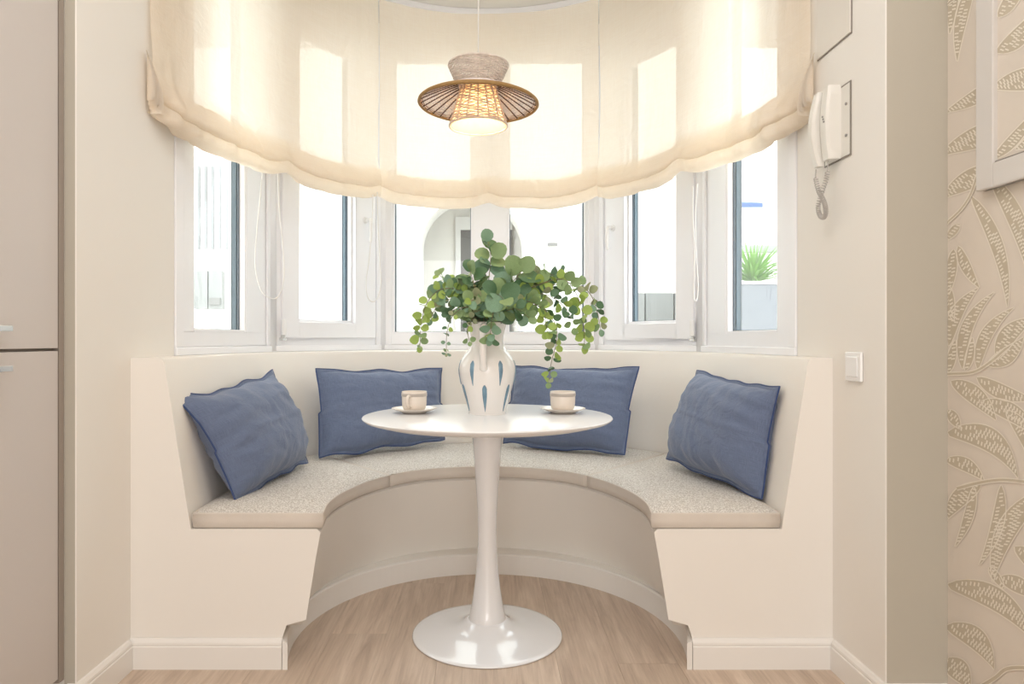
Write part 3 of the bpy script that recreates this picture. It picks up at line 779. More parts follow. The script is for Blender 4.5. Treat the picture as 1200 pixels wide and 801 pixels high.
# ------------------------------------------------------------------ eucalyptus
def leaf_mesh(name, matn, w_=1.0):
    m = MB(); n = 12
    ring = []
    for k in range(n):
        a = 2 * PI * k / n
        x = 0.5 * math.sin(a) * w_; y = 0.5 - 0.5 * math.cos(a)
        x *= 1 - 0.22 * max(0, y - 0.5)
        ring.append(Vector((x, y, 0.22 * abs(x) + 0.03 * math.sin(a * 3) - 0.25 * (y - 0.5) ** 2)))
    mid = [Vector((0, 0.25, -0.035)), Vector((0, 0.55, -0.03)), Vector((0, 0.8, -0.02))]
    vs = ring + mid; M0, M1, M2 = n, n + 1, n + 2
    fs = []
    def half(idx):
        a = idx
        fs.append((a[0], a[1], M0)); fs.append((a[1], a[2], M0)); fs.append((a[2], M1, M0)); fs.append((a[2], a[3], M1)); fs.append((a[3], a[4], M1)); fs.append((a[4], M2, M1)); fs.append((a[4], a[5], M2)); fs.append((a[5], a[6], M2))
    half([0, 1, 2, 3, 4, 5, 6]); half([0, 11, 10, 9, 8, 7, 6])
    m.add(vs, fs, 0, True)
    me = bpy.data.meshes.new(name); me.from_pydata(m.v, [], m.f); me.materials.append(M[matn])
    me.polygons.foreach_set('use_smooth', [True] * len(me.polygons)); me.update()
    bm = bmesh.new(); bm.from_mesh(me); bmesh.ops.recalc_face_normals(bm, faces=bm.faces); bm.to_mesh(me); bm.free()
    return me
LM = {'big': [leaf_mesh('leaf', 'leaf_big', 1.05), leaf_mesh('leaf', 'leaf_mid', 0.95), leaf_mesh('leaf', 'leaf_dark', 0.9)],
      'mid': [leaf_mesh('leaf', 'leaf_dark', 0.9), leaf_mesh('leaf', 'leaf_fresh', 0.9), leaf_mesh('leaf', 'leaf_mid', 1.0), leaf_mesh('leaf', 'leaf_big', 0.85), leaf_mesh('leaf', 'leaf_dusty', 0.9)],
      'fresh': [leaf_mesh('leaf', 'leaf_fresh', 1.0), leaf_mesh('leaf', 'leaf_mid', 0.95), leaf_mesh('leaf', 'leaf_fresh', 0.85)]}
def branch(label, pts, kind, step, s0, s1, t_from=0.25, r=0.0018, face=0.6, seed=0):
    rnd = random.Random(seed)
    pts = [Vector(p) for p in pts]
    org = pts[0]; T = Thing('eucalyptus_branch', label, 'branch', org)
    path = catmull(pts, 10); m = MB(); n = len(path)
    m.tube(path, [r * (1.25 - 0.75 * i / n) for i in range(n)], 6); T.part('stem', m, 'stem')
    d = 0; acc = 0; total = sum((path[i + 1] - path[i]).length for i in range(n - 1)); k = 0; nxt = total * t_from
    for i in range(n - 1):
        seg = (path[i + 1] - path[i]); d += seg.length
        while d >= nxt:
            t = nxt / total; p = path[i + 1]; tn = seg.normalized()
            side = tn.cross(Vector((0, -1, 0.15))); 
            if side.length < 1e-3: side = Vector((1, 0, 0))
            side.normalize(); up = tn.cross(side)
            rot = rnd.uniform(-0.5, 0.5) + (PI / 2 if k % 2 and face < 0.9 else 0) * rnd.uniform(0.4, 1.0)
            for sg in (-1, 1):
                dr = (side * math.cos(rot) + up * math.sin(rot)) * sg
                dr = (dr + tn * rnd.uniform(0.1, 0.6) + Vector((rnd.uniform(-.15, .15), rnd.uniform(-.3, .1), rnd.uniform(-.15, .15)))).normalized()
                size = (s0 + (s1 - s0) * t) * rnd.uniform(0.82, 1.15)
                # leaf plane normal leans to the room
                nn = Vector((rnd.uniform(-.7, .7), -1, rnd.uniform(-.5, .8)))
                nn = nn * face + (tn + Vector((rnd.uniform(-.6, .6), rnd.uniform(-.6, .6), rnd.uniform(-.2, .8)))) * (1 - face)
                xa = dr.cross(nn)
                if xa.length < 0.05: xa = dr.orthogonal()
                xa.normalize(); za = xa.cross(dr)
                me = rnd.choice(LM[kind]); o = bpy.data.objects.new('leaf', me); COL.objects.link(o); o.parent = T.e
                M3 = Matrix((xa * size, dr * size, za * size)).transposed().to_4x4()
                M3.translation = p - org + dr * 0.003
                o.matrix_local = M3
            nxt += step * rnd.uniform(0.8, 1.25) * (0.65 + 0.35 * (s0 + (s1 - s0) * t) / max(s0, s1)); k += 1
    # end leaf
    me = rnd.choice(LM[kind]); o = bpy.data.objects.new('leaf', me); COL.objects.link(o); o.parent = T.e
    tn = (path[-1] - path[-3]).normalized(); xa = tn.cross(Vector((0.2, -1, 0.2))).normalized(); za = xa.cross(tn); sz = s1 * 0.8
    M3 = Matrix((xa * sz, tn * sz, za * sz)).transposed().to_4x4(); M3.translation = path[-1] - org; o.matrix_local = M3
    return T
def bp(px0, px1, dd): return px(px0, px1, 2.325 + dd)
def br(label, mids, kind, step, s0, s1, root=(0, 0), **k):
    rt = VC + Vector((root[0], root[1], 0.200)); nk = VC + Vector((root[0] * 1.1, root[1] * 1.1, 0.305))
    branch(label, [rt, nk] + [bp(*q) for q in mids], kind, step, s0, s1, **k)
br('eucalyptus branch trailing down at the far left of the bouquet', [(545, 345, -.02), (520, 338, -.04), (502, 352, -.05), (494, 376, -.05), (492, 405, -.05)], 'fresh', .023, .035, .030, (-.03, 0), t_from=.42, seed=1, face=.75)
br('thin eucalyptus sprig hanging left of the vase neck with tiny leaves', [(548, 360, -.07), (532, 368, -.10), (524, 388, -.11), (523, 414, -.11)], 'mid', .026, .022, .014, (-.03, -.01), t_from=.50, seed=2)
br('short curled eucalyptus sprig at the left of the vase rim', [(556, 372, -.08), (548, 384, -.10), (550, 400, -.10)], 'mid', .020, .022, .020, (-.025, -.02), t_from=.66, seed=3)
br('eucalyptus branch reaching up to the upper left with pale leaves', [(548, 352, .03), (530, 335, .04), (515, 322, .05)], 'fresh', .026, .034, .028, (-.02, .02), t_from=.40, seed=4)
br('eucalyptus branch with round leaves filling the left side of the bouquet', [(555, 350, 0), (542, 336, -.01), (528, 334, -.02), (515, 345, -.03)], 'big', .022, .060, .042, (-.02, .0), t_from=.36, seed=5)
br('tall eucalyptus branch rising above the middle of the bouquet', [(569, 352, .02), (573, 325, .02), (575, 300, .01), (572, 283, .0)], 'big', .030, .058, .056, (0, .01), t_from=.40, seed=26, face=.85)
br('eucalyptus branch of large silvery leaves just left of the tall one', [(562, 350, -.03), (556, 334, -.03), (551, 318, -.02)], 'big', .024, .075, .058, (-.01, -.01), t_from=.40, seed=7, face=.6)
br('eucalyptus branch of large silvery leaves just right of the tall one', [(583, 352, .0), (597, 335, -.0), (611, 318, -.01)], 'big', .026, .072, .078, (.015, .0), t_from=.42, seed=8, face=.65)
br('eucalyptus branch leaning forward over the vase rim', [(572, 366, -.08), (578, 362, -.13), (576, 378, -.15), (574, 396, -.14)], 'mid', .022, .050, .034, (.0, -.03), t_from=.46, seed=9)
br('eucalyptus branch of large leaves leaning forward at the centre of the bouquet', [(577, 355, -.06), (583, 345, -.12), (590, 350, -.16)], 'big', .022, .066, .062, (.01, -.02), t_from=.46, seed=10, face=.6)
br('eucalyptus branch arching to the upper right with round leaves', [(590, 350, .03), (615, 335, .04), (638, 322, .04), (656, 324, .03)], 'mid', .023, .045, .044, (.02, .01), t_from=.38, seed=11, face=.7)
br('eucalyptus branch arching over the right side and trailing beside the pane edge', [(600, 350, 0), (635, 332, 0), (662, 328, 0), (678, 350, -.01), (684, 380, -.02), (685, 405, -.02)], 'fresh', .024, .044, .036, (.02, 0), t_from=.36, seed=12, face=.75)
br('eucalyptus branch reaching farthest right with a drooping tip', [(605, 352, .05), (645, 335, .06), (675, 332, .06), (692, 345, .05), (700, 366, .04), (704, 386, .04)], 'mid', .024, .038, .032, (.025, .01), t_from=.40, seed=13, face=.65)
br('eucalyptus branch hanging lowest on the right toward the right cup', [(600, 362, -.03), (630, 358, -.05), (650, 378, -.06), (652, 400, -.06), (646, 425, -.05), (643, 448, -.05)], 'mid', .024, .040, .026, (.02, -.01), t_from=.34, seed=14)
br('eucalyptus branch filling the right middle with mixed leaves', [(592, 362, -.02), (612, 352, -.04), (634, 362, -.06), (642, 388, -.07)], 'fresh', .021, .048, .034, (.015, -.02), t_from=.34, seed=15)
br('eucalyptus branch of dark leaves low at the right of the vase rim', [(590, 366, -.05), (606, 362, -.08), (620, 372, -.09)], 'big', .021, .056, .038, (.02, -.02), t_from=.40, seed=16)
br('eucalyptus branch low at the left of the vase rim', [(552, 364, -.04), (540, 360, -.07), (526, 366, -.08)], 'big', .021, .056, .034, (-.02, -.02), t_from=.42, seed=17)
br('eucalyptus branch behind the bouquet pointing straight back', [(575, 350, .06), (586, 345, .11), (598, 352, .14)], 'big', .024, .055, .045, (.0, .03), t_from=.42, seed=18)

br('eucalyptus branch with small leaves spreading low inside the trailing right side of the bouquet', [(594, 358, .02), (618, 345, .01), (642, 346, -.01), (664, 362, -.03), (672, 384, -.03)], 'mid', .020, .040, .032, (.02, .02), t_from=.36, seed=19)
br('eucalyptus branch with upright leaves between the tall branch and the right arch', [(582, 352, .05), (600, 336, .06), (622, 330, .06)], 'mid', .020, .048, .040, (.01, .03), t_from=.36, seed=20)
br('eucalyptus branch low behind the left side of the bouquet', [(552, 358, .04), (534, 350, .05), (514, 356, .05), (505, 374, .04)], 'mid', .020, .042, .030, (-.02, .02), t_from=.38, seed=21)
br('short eucalyptus branch filling the front of the bouquet above the jug handle', [(566, 362, -.06), (562, 350, -.10), (552, 352, -.13)], 'mid', .019, .046, .036, (-.01, -.03), t_from=.42, seed=22)

# ------------------------------------------------------------------ pendant lamp
LC = px(560.5, 122, 2.30)
T = Thing('pendant_lamp', 'wicker pendant lamp with flared brown brim hanging above the table', 'lamp', LC)
def L(x, y, z): return LC + Vector((x, y, z))
m = MB(); m.tube([L(0, 0, 0.10), Vector((LC.x, LC.y, ZC - 0.03))], 0.0022, 8); T.part('cable', m, 'cord')
m = MB(); m.lathe([(0, -0.0), (0.05, 0.0), (0.05, -0.022), (0.02, -0.03), (0, -0.03)], (LC.x, LC.y, ZC - 0.0005), 32); T.part('ceiling_rose', m, 'cord')
def woven(r_of, z0, z1, nrings, nst, rr, rs, amp, seedk):
    """rings of strand weaving in and out of upright stakes"""
    m = MB(); K = nst * 4
    for i in range(nrings):
        t = i / (nrings - 1); z = z0 + (z1 - z0) * t; r = r_of(t)
        pts = [L((r + amp * math.cos(nst * a / 1 * 0.5 * 2 / 2 + (i % 2) * PI)) * math.cos(a), (r + amp * math.cos(nst * 0.5 * a + (i % 2) * PI)) * math.sin(a), z + 0.0012 * math.sin(a * 5 + i)) for a in [2 * PI * k / K for k in range(K)]]
        m.tube(pts, rr, 5, closed=True)
    return m
def stakes(r_of, z0, z1, n, rs):
    m = MB()
    for k in range(n):
        a = 2 * PI * k / n
        m.tube([L(r_of(t) * math.cos(a), r_of(t) * math.sin(a), z0 + (z1 - z0) * t) for t in (0, .25, .5, .75, 1)], rs, 5)
    return m
rb = lambda t: 0.0625 + (0.099 - 0.0625) * (t ** 0.8)                # upper bowl, opening upward
T.part('upper_bowl', woven(rb, 0.058, 0.128, 18, 28, 0.0023, 0.002, 0.0022, 1), 'wicker_grey')
m = MB(); m.tube([L(0.0995 * math.cos(a), 0.0995 * math.sin(a), 0.129) for a in [2 * PI * k / 56 for k in range(56)]], 0.0038, 7, closed=True); T.part('bowl_rim', m, 'wicker_grey')
T.part('bowl_stakes', stakes(rb, 0.058, 0.128, 28, 0.0017), 'wicker_grey')
# upper bowl cap: bottom of the bowl
rbrim = lambda t: 0.060 + (0.199 - 0.060) * t
tilt = math.radians(1.5)
zbrim = lambda t: 0.064 - 0.064 * (t ** 1.15)
m = MB()
n = 96
for i in range(30):
    t = i / 30; r = rbrim(t)
    m.tube([L(r * math.cos(a), r * math.sin(a), zbrim(t) + 0.0008 * math.sin(a * 24 + i * PI) - math.sin(tilt) * r * math.cos(a)) for a in [2 * PI * k / n for k in range(n)]], 0.0019, 5, closed=True)
T.part('brim_weave', m, 'brim_fibre')
for k in range(32):
    a = 2 * PI * k / 32; m = MB()
    m.tube([L(rbrim(t) * math.cos(a), rbrim(t) * math.sin(a), zbrim(t) - 0.0020 - math.sin(tilt) * rbrim(t) * math.cos(a)) for t in (0, .25, .5, .75, 1)], 0.0023, 5)
    T.part('rib', m, 'rib')
m = MB()
for rr_, dz, rad in ((0.199, 0.0, 0.0052), (0.195, 0.005, 0.004), (0.189, 0.0085, 0.0036)):
    m.tube([L(rr_ * math.cos(a), rr_ * math.sin(a), dz - math.sin(tilt) * rr_ * math.cos(a)) for a in [2 * PI * k / 72 for k in range(72)]], rad, 7, closed=True)
T.part('brim_edge', m, 'wicker_brown')
rl = lambda t: 0.0955 + (0.058 - 0.0955) * t                          # lower shade, narrow at the top
zl0, zl1 = -0.072, 0.055
T.part('lower_shade', woven(rl, zl0, zl1, 24, 24, 0.0020, 0.002, 0.0024, 2), 'wicker_pink')
m = MB(); m.grid([[L((rl(t) - 0.0045) * math.cos(a), (rl(t) - 0.0045) * math.sin(a), zl0 + (zl1 - zl0) * t) for a in [2 * PI * k / 56 for k in range(56)]] for t in (0, .25, .5, .75, 1)], closed_v=True)
T.part('lining', m, 'lining')
T.part('shade_stakes', stakes(lambda t: rl(t) + 0.001, zl0, zl1, 16, 0.0030), 'wicker_pink')
m = MB(); m.tube([L(0.0965 * math.cos(a), 0.0965 * math.sin(a), zl0 - 0.002) for a in [2 * PI * k / 56 for k in range(56)]], 0.0036, 7, closed=True); T.part('shade_rim', m, 'wicker_pink')
m = MB(); m.lathe([(0, -0.035), (0.012, -0.033), (0.022, -0.022), (0.026, -0.008), (0.022, 0.008), (0.013, 0.022), (0.012, 0.03)], LC, 24); T.part('bulb', m, 'bulb')
m = MB(); m.lathe([(0.014, 0.028), (0.018, 0.030), (0.018, 0.075), (0.006, 0.085), (0.004, 0.11)], LC, 24); T.part('socket', m, 'cord')
pl = bpy.data.lights.new('pendant_bulb_light', 'POINT'); pl.energy = 1.9; pl.color = (1.0, 0.72, 0.40); pl.shadow_soft_size = 0.02
plo = bpy.data.objects.new('pendant_bulb_light', pl); COL.objects.link(plo); plo.parent = T.e; plo.location = (0, 0, -0.045)

# ------------------------------------------------------------------ roman blinds
ZB = 1.652
def arc_between(a, b, mid, n):
    out = []
    for k in range(n):
        t = k / n
        out.append(Vector(a) * (1 - t) ** 2 + 2 * t * (1 - t) * Vector(mid) + Vector(b) * t * t)
    return out
def blind(label, pts, tucks, seed, ends):
    path = catmull([(x, y, 0) for x, y in pts], 26); n = len(path)
    L_ = [0]
    for i in range(1, n): L_.append(L_[-1] + (path[i] - path[i - 1]).length)
    tot = L_[-1]
    mid = path[n // 2]; T = Thing('roman_blind', label, 'blind', (mid.x, mid.y, ZB))
    tk = [(tt * tot) for tt in tucks]
    Nn = []
    for i in range(n):
        d = (path[min(i + 1, n - 1)] - path[max(i - 1, 0)]).normalized(); Nn.append(Vector((d.y, -d.x, 0)))
    def pinch(s, wd=0.055): return max([math.exp(-((s - q) / wd) ** 2) for q in tk] + [0])
    def seg_sag(s):
        qs = sorted(tk)
        for a, b in zip(qs[:-1], qs[1:]):
            if a <= s <= b: x = (s - a) / (b - a); return 4 * x * (1 - x)
        return 0
    def N(a, b, c=0): return noise.noise(Vector((a + seed, b, c)))
    # main sheet with its big lower fold
    prof = [(0.0, ZC - 0.03), (0.0, 2.45), (0.0, 2.25), (0.0, 2.10), (0.001, 2.00), (0.003, 1.93), (0.006, 1.87), (0.012, 1.82), (0.022, 1.785), (0.034, 1.757), (0.043, 1.735), (0.046, 1.718), (0.040, 1.706), (0.026, 1.702), (0.010, 1.712), (0.000, 1.735)]
    def sheet(prof, k_off, mod):
        m = MB(); cp = catmull([(o, 0, z) for o, z in prof], 3)
        rows = []
        for i in range(n):
            s = L_[i]; p = path[i]; nn = Nn[i]; pc = pinch(s); sg = seg_sag(s); row = []
            for c in cp:
                zz = c.z; o = c.x; low = max(0, min(1, (2.0 - zz) / 0.30))
                zz = zz + low * (0.016 * (1 - sg) * 0.9 - 0.010 * sg) + low * 0.012 * N(s * 5, zz * 2)
                zz = zz + low * 0.014 * pc
                o = o * (1 - 0.55 * pc) + low * 0.022 * N(s * 8, zz * 5, 2) + 0.012 * N(s * 4, zz * 1.6, 4) + low * 0.010 * N(s * 20, zz * 12, 7) + 0.004 * N(s * 14, zz * 2.5, 9)
                q = p + nn * (o + k_off)
                row.append(Vector((q.x, q.y, zz)))
            rows.append(row)
        m.grid(rows); return m
    T.part('fabric_panel', sheet(prof, 0, 0), 'blind')
    prof2 = [(-0.006, 1.80), (0.002, 1.755), (0.016, 1.722), (0.030, 1.700), (0.035, 1.682), (0.030, 1.664), (0.016, 1.653), (-0.004, 1.652), (-0.020, 1.662), (-0.027, 1.69), (-0.028, 1.75)]
    T.part('hem_fold', sheet(prof2, 0, 0), 'blind')
    # headrail
    m = MB(); rows = []
    for i in range(0, n, 2):
        p = path[i]; nn = Nn[i]
        rows.append([p + nn * a + Vector((0, 0, z)) for a, z in ((-0.02, ZC - 0.03), (0.004, ZC - 0.03), (0.004, ZC - 0.001), (-0.02, ZC - 0.001))])
    m.grid(rows, closed_v=True, smooth=False); T.part('headrail', m, 'pvc')
    # gathered pleats at free ends
    for side in ends:
        i0 = 0 if side < 0 else n - 1
        p = path[i0]; nn = Nn[i0]; dr = (path[1] - path[0]).normalized() if side < 0 else (path[-2] - path[-1]).normalized()
        for k in range(4):
            m = MB(); rows = []
            for j in range(9):
                t = j / 8; z = 1.835 - 0.155 * t + 0.012 * k
                dep = 0.010 + 0.045 * math.sin(t * PI * 0.62) * (1 - k * 0.10)
                a = p - dr * (0.001 + 0.005 * k) + nn * (0.002)
                b_ = p - dr * (0.004 + 0.009 * k + 0.006 * math.sin(t * 3 + k)) + nn * (dep)
                c_ = p - dr * (-0.010 + 0.009 * k) + nn * (dep * 0.75)
                rows.append([Vector((a.x, a.y, z)), Vector((b_.x, b_.y, z - 0.004)), Vector((c_.x, c_.y, z - 0.004 * k))])
            m.grid(rows); T.part('pleat', m, 'blind')
    return T
Q0, Q1, Q2, Q3, Q4, Q5 = (-1.052, 2.13), (-0.862, 2.88), (-0.532, 3.36), (0.548, 3.36), (0.828, 2.86), (1.018, 2.15)
TB1 = blind('sheer cream linen roman blind over the two left windows', [Q0, (-1.000, 2.36), (-0.945, 2.62), Q1, (-0.72, 3.10), (-0.535, 3.355)], [0.0, 0.585, 1.0], 1.0, [-1])
TB2 = blind('sheer cream linen roman blind over the wide middle window', [(-0.5312, 3.360), (-0.36, 3.45), (-0.18, 3.505), (0.0, 3.52), (0.18, 3.505), (0.36, 3.45), (0.5485, 3.359)], [0.0, 0.5, 1.0], 6.0, [])
TB3 = blind('sheer cream linen roman blind over the two right windows', [(0.551, 3.355), (0.70, 3.10), Q4, (0.91, 2.62), (0.965, 2.36), Q5], [0.0, 0.42, 1.0], 11.0, [1])
# loops of the pull cords
def cord(T, pts):
    m = MB(); m.tube(catmull(pts, 10), 0.0025, 6); T.part('pull_cord', m, 'cord')
cord(TB1, [px(327, 190, 2.86), px(326, 203, 2.86), px(327, 240, 2.86), px(331, 285, 2.86), px(333, 320, 2.86), px(329, 342, 2.86), px(320, 350, 2.85), px(306, 340, 2.83), px(299, 310, 2.82), px(301, 270, 2.82), px(305, 230, 2.82), px(308, 195, 2.82)])
cord(TB1, [px(442, 225, 3.30), px(443, 260, 3.30), px(445, 300, 3.30), px(446, 335, 3.30), px(440, 352, 3.29), px(432, 350, 3.28), px(429, 332, 3.27), px(433, 300, 3.27), px(436, 260, 3.27), px(437, 228, 3.27)])
cord(TB3, [px(817, 215, 2.84), px(815, 255, 2.84), px(816, 300, 2.84), px(818, 335, 2.84), px(816, 352, 2.84), px(813, 345, 2.84), px(814, 300, 2.83), px(812, 255, 2.83), px(812, 218, 2.83)])

# ------------------------------------------------------------------ intercom, switch, service panel
T = Thing('intercom_phone', 'ivory intercom handset hanging on the right wall beside the blind', 'intercom', (XR, 2.0, 1.5))
m = MB(); m.box(XR - 0.004, XR - 0.0005, 1.934, 2.075, 1.503, 1.706); T.part('wall_plate', m, 'phone', bevel=0.0015)
m = MB(); m.box(XR - 0.0032, XR - 0.0001, 1.929, 2.079, 1.499, 1.710); T.part('plate_back', m, 'gap')
for z in (1.56, 1.65):
    m = MB(); m.tube([(XR - 0.004, 1.950, z), (XR - 0.007, 1.950, z)], 0.0042, 12); T.part('screw', m, 'screw')
def slab(T, name, x_of, y0, y1, z0, z1, xin, mt):
    m = MB(); rows = []; nn = 14
    for j in range(nn + 1):
        t = j / nn; z = z0 + (z1 - z0) * t; x = x_of(t)
        tp = 0.004 if j in (0, nn) else 0.0
        rows.append([Vector((xin, y0 + tp, z)), Vector((x + 0.008, y0 + tp, z)), Vector((x + 0.001, y0 + 0.006, z)), Vector((x, (y0 + y1) / 2, z)), Vector((x + 0.001, y1 - 0.006, z)), Vector((x + 0.008, y1 - tp, z)), Vector((xin, y1 - tp, z))])
    m.grid(rows, closed_v=True)
    k = 7; m.f.append(list(range(k))); m.mi.append(0); m.sm.append(False); m.f.append([len(m.v) - k + i for i in range(k)][::-1]); m.mi.append(0); m.sm.append(False)
    o = T.part(name, m, mt); o.modifiers.new('s', 'EDGE_SPLIT').split_angle = math.radians(40); return o
bodyo = slab(T, 'body', lambda t: 0.990 - 0.008 * math.sin(t * PI), 1.978, 2.022, 1.502, 1.716, XR - 0.004, 'phone')
slab(T, 'handset', lambda t: 0.983 - 0.019 * math.sin(t * PI), 2.026, 2.062, 1.492, 1.712, XR - 0.030, 'phone')
m = MB(); m.box(XR - 0.031, XR - 0.0045, 2.030, 2.062, 1.52, 1.68); T.part('cradle', m, 'phone')
for k in range(3):
    m = MB(); m.tube([(0.9825, 1.995 + 0.004 * (k - 1), 1.612 + 0.008 * k), (0.980, 1.995 + 0.004 * (k - 1), 1.612 + 0.008 * k)], 0.0028, 8); T.part('button', m, 'screw')
m = MB(); c0 = catmull([(0.985, 2.045, 1.486), (0.984, 2.045, 1.46), (0.988, 2.035, 1.42), (0.992, 2.012, 1.385), (0.992, 2.000, 1.355), (0.992, 2.010, 1.337), (0.990, 2.030, 1.345), (0.988, 2.038, 1.375), (0.990, 2.018, 1.415), (0.994, 1.998, 1.455), (0.998, 1.998, 1.50)], 60)
hp = []; n = len(c0)
for i, p in enumerate(c0):
    t = i / (n - 1); a = t * 2 * PI * 60; rad = 0.0058 if 0.10 < t < 0.93 else 0.0008
    d = (c0[min(i + 1, n - 1)] - c0[max(i - 1, 0)]).normalized(); s1 = d.cross(Vector((1, 0, 0))).normalized(); s2 = d.cross(s1)
    hp.append(p + s1 * rad * math.cos(a) + s2 * rad * math.sin(a))
m.tube(hp, 0.0016, 5); T.part('coiled_cord', m, 'coil')

T = Thing('light_switch', 'white light switch on the right wall above the bench end', 'switch', (XR, 1.91, 0.90))
y0, y1, z0, z1 = 1.868, 1.950, 0.860, 0.942
m = MB(); m.box(XR - 0.009, XR - 0.0005, y0, y1, z0, z1); T.part('plate', m, 'handle', bevel=0.003)
m = MB(); m.box(XR - 0.0125, XR - 0.009, y0 + 0.013, y1 - 0.013, z0 + 0.013, z1 - 0.013); T.part('rocker', m, 'handle', bevel=0.002)

T = Thing('service_panel', 'flush painted service panel high on the right wall above the intercom', 'panel', (XR, 2.03, 1.85))
m = MB(); m.box(XR - 0.003, XR - 0.0005, 1.925, 2.125, 1.842, 2.34); T.part('gap_rim', m, 'gap')
m = MB(); m.box(XR - 0.006, XR - 0.001, 1.928, 2.122, 1.845, 2.337); T.part('door', m, 'panel', bevel=0.001)

# ------------------------------------------------------------------ cabinet on the left
T = Thing('tall_cabinet', 'tall taupe kitchen cabinet at the left edge with steel bar handles', 'cabinet', (-1.39, 1.0, 0.0005))
XC = -1.093
m = MB(); m.box(-1.69, XC - 0.019, 0.50, 1.752, 0.10, 2.30); T.part('body', m, 'cabinet_edge')
m = MB(); m.box(-1.69, XC - 0.05, 0.50, 1.752, 0.0005, 0.10); T.part('plinth', m, 'cabinet_edge')
m = MB(); m.box(-1.69, XC + 0.0, 1.7425, 1.7625, 0.10, 2.30); T.part('side_panel', m, 'cabinet_edge')
for (y0, y1) in ((1.128, 1.738), (0.512, 1.122)):
    for (z0, z1, hz) in ((0.112, 0.9475, 0.912), (0.955, 2.295, 1.0015)):
        m = MB(); m.box(XC - 0.018, XC, y0, y1, z0, z1); d = T.part('door', m, 'cabinet', bevel=0.001)
        m = MB(); yc = (y0 + y1) / 2
        m.box(XC + 0.022, XC + 0.030, yc - 0.145, yc + 0.098, hz - 0.0065, hz + 0.0065); 
        for yy in (yc - 0.13, yc + 0.085): m.box(XC + 0.0, XC + 0.024, yy - 0.004, yy + 0.004, hz - 0.004, hz + 0.004)
        T.part('handle', m, 'steel', parent=d, bevel=0.001)

# ------------------------------------------------------------------ wallpaper print and framed panel
XP = 1.19
def wpt(x, y, X=XP):
    d = X * 800 / (x - 571); return Vector((X, d, H - (y - 398) / 800 * d))
def leafprint(m, a, b, wd, bend, off, X=XP, clip=None):
    a = Vector(a); b = Vector(b); d = b - a; L_ = d.length; u = d / L_; nn = Vector((-u.y, u.x))
    def pt(t, s):
        c = a + d * t + nn * bend * L_ * 4 * t * (1 - t)
        wv = wd * 0.5 * (math.sin(PI * min(1, t * 1.02) ** 0.8) ** 0.8)
        return c + nn * wv * s
    def W3(p, h):
        q = p.copy(); 
        if clip: q.x = max(q.x, clip)
        q.x = min(max(q.x, 1111.0), 1245)
        v = wpt(q.x, q.y, X); v.x = X - h; return v
    n = 14
    m.grid([[W3(pt(i / n, s), 0.0004 + off) for s in (-1, 1)] for i in range(n + 1)], mi=0, smooth=False)
    for sd in (-1, 1):
        m.grid([[W3(pt(i / n, sd * 1.0), 0.0007 + off), W3(pt(i / n, sd * 1.0) + nn * sd * 1.3, 0.0007 + off)] for i in range(n + 1)], mi=1, smooth=False)
    t = 0.1
    while t < 0.93:                                   # rows of short dashes across the leaf
        k = max(1, int(wd * math.sin(PI * t) / 4.5))
        for j in range(k):
            s = -0.8 + 1.6 * (j + 0.5) / k
            if (int(t * 100) // 9 + j) % 4 == 3: continue
            p = pt(t, s); e = nn * 2.1 + u * 0.8; f_ = u * 0.95
            m.add([W3(p - e - f_, 0.0008 + off), W3(p + e - f_, 0.0008 + off), W3(p + e + f_, 0.0008 + off), W3(p - e + f_, 0.0008 + off)], [(0, 1, 2, 3)], 1)
        t += 4.2 / L_
def stemprint(m, pts, wd, off, X=XP):
    P_ = catmull([(x, y, 0) for x, y in pts], 8); rows = []
    for i, p in enumerate(P_):
        d = (P_[min(i + 1, len(P_) - 1)] - P_[max(i - 1, 0)]).normalized(); nn = Vector((-d.y, d.x, 0))
        row = []
        for s in (-wd / 2 - 1.2, -wd / 2, wd / 2, wd / 2 + 1.2):
            q = p + nn * s; v = wpt(min(max(q.x, 1111), 1245), q.y, X); v.x = X - 0.0006 - off; row.append(v)
        rows.append(row)
    m.grid([r[1:3] for r in rows], mi=0, smooth=False); m.grid([r[0:2] for r in rows], mi=1, smooth=False); m.grid([r[2:4] for r in rows], mi=1, smooth=False)
leaves = [((1142, -22), (1122, 72), 14, .06), ((1120, -30), (1113, 40), 12, 0), ((1185, 85), (1106, 132), 17, -.04), ((1200, 148), (1100, 182), 26, .05), ((1170, 196), (1102, 232), 22, .04),
          ((1138, 229), (1181, 360), 15, -.08), ((1160, 205), (1208, 330), 20, -.08), ((1123, 288), (1148, 337), 12, .05), ((1118, 292), (1112, 345), 12, 0), ((1125, 262), (1108, 282), 9, 0),
          ((1112, 405), (1147, 337), 15, -.12), ((1128, 432), (1166, 342), 14, -.14), ((1146, 433), (1189, 360), 14, -.14), ((1168, 420), (1215, 372), 20, -.14), ((1112, 335), (1118, 375), 12, .05),
          ((1112, 436), (1120, 398), 10, 0), ((1132, 434), (1140, 395), 9, .04), ((1158, 428), (1200, 395), 18, .1),
          ((1145, 442), (1212, 468), 17, .07), ((1115, 446), (1168, 492), 20, -.08), ((1150, 470), (1218, 512), 20, -.1), ((1180, 480), (1214, 552), 18, -.1), ((1112, 480), (1126, 502), 12, 0),
          ((1108, 506), (1194, 560), 27, -.20), ((1108, 538), (1154, 563), 15, -.12), ((1150, 566), (1108, 610), 20, .1), ((1142, 570), (1120, 640), 11, -.06), ((1174, 568), (1148, 662), 14, -.08), ((1222, 575), (1164, 682), 24, .12),
          ((1172, 676), (1220, 702), 18, -.05), ((1108, 684), (1214, 752), 26, -.14), ((1108, 732), (1166, 784), 24, -.16), ((1106, 772), (1138, 806), 24, -.1), ((1160, 664), (1178, 690), 9, 0), ((1190, 640), (1230, 690), 20, -.1), ((1200, 800), (1240, 770), 18, .1)]
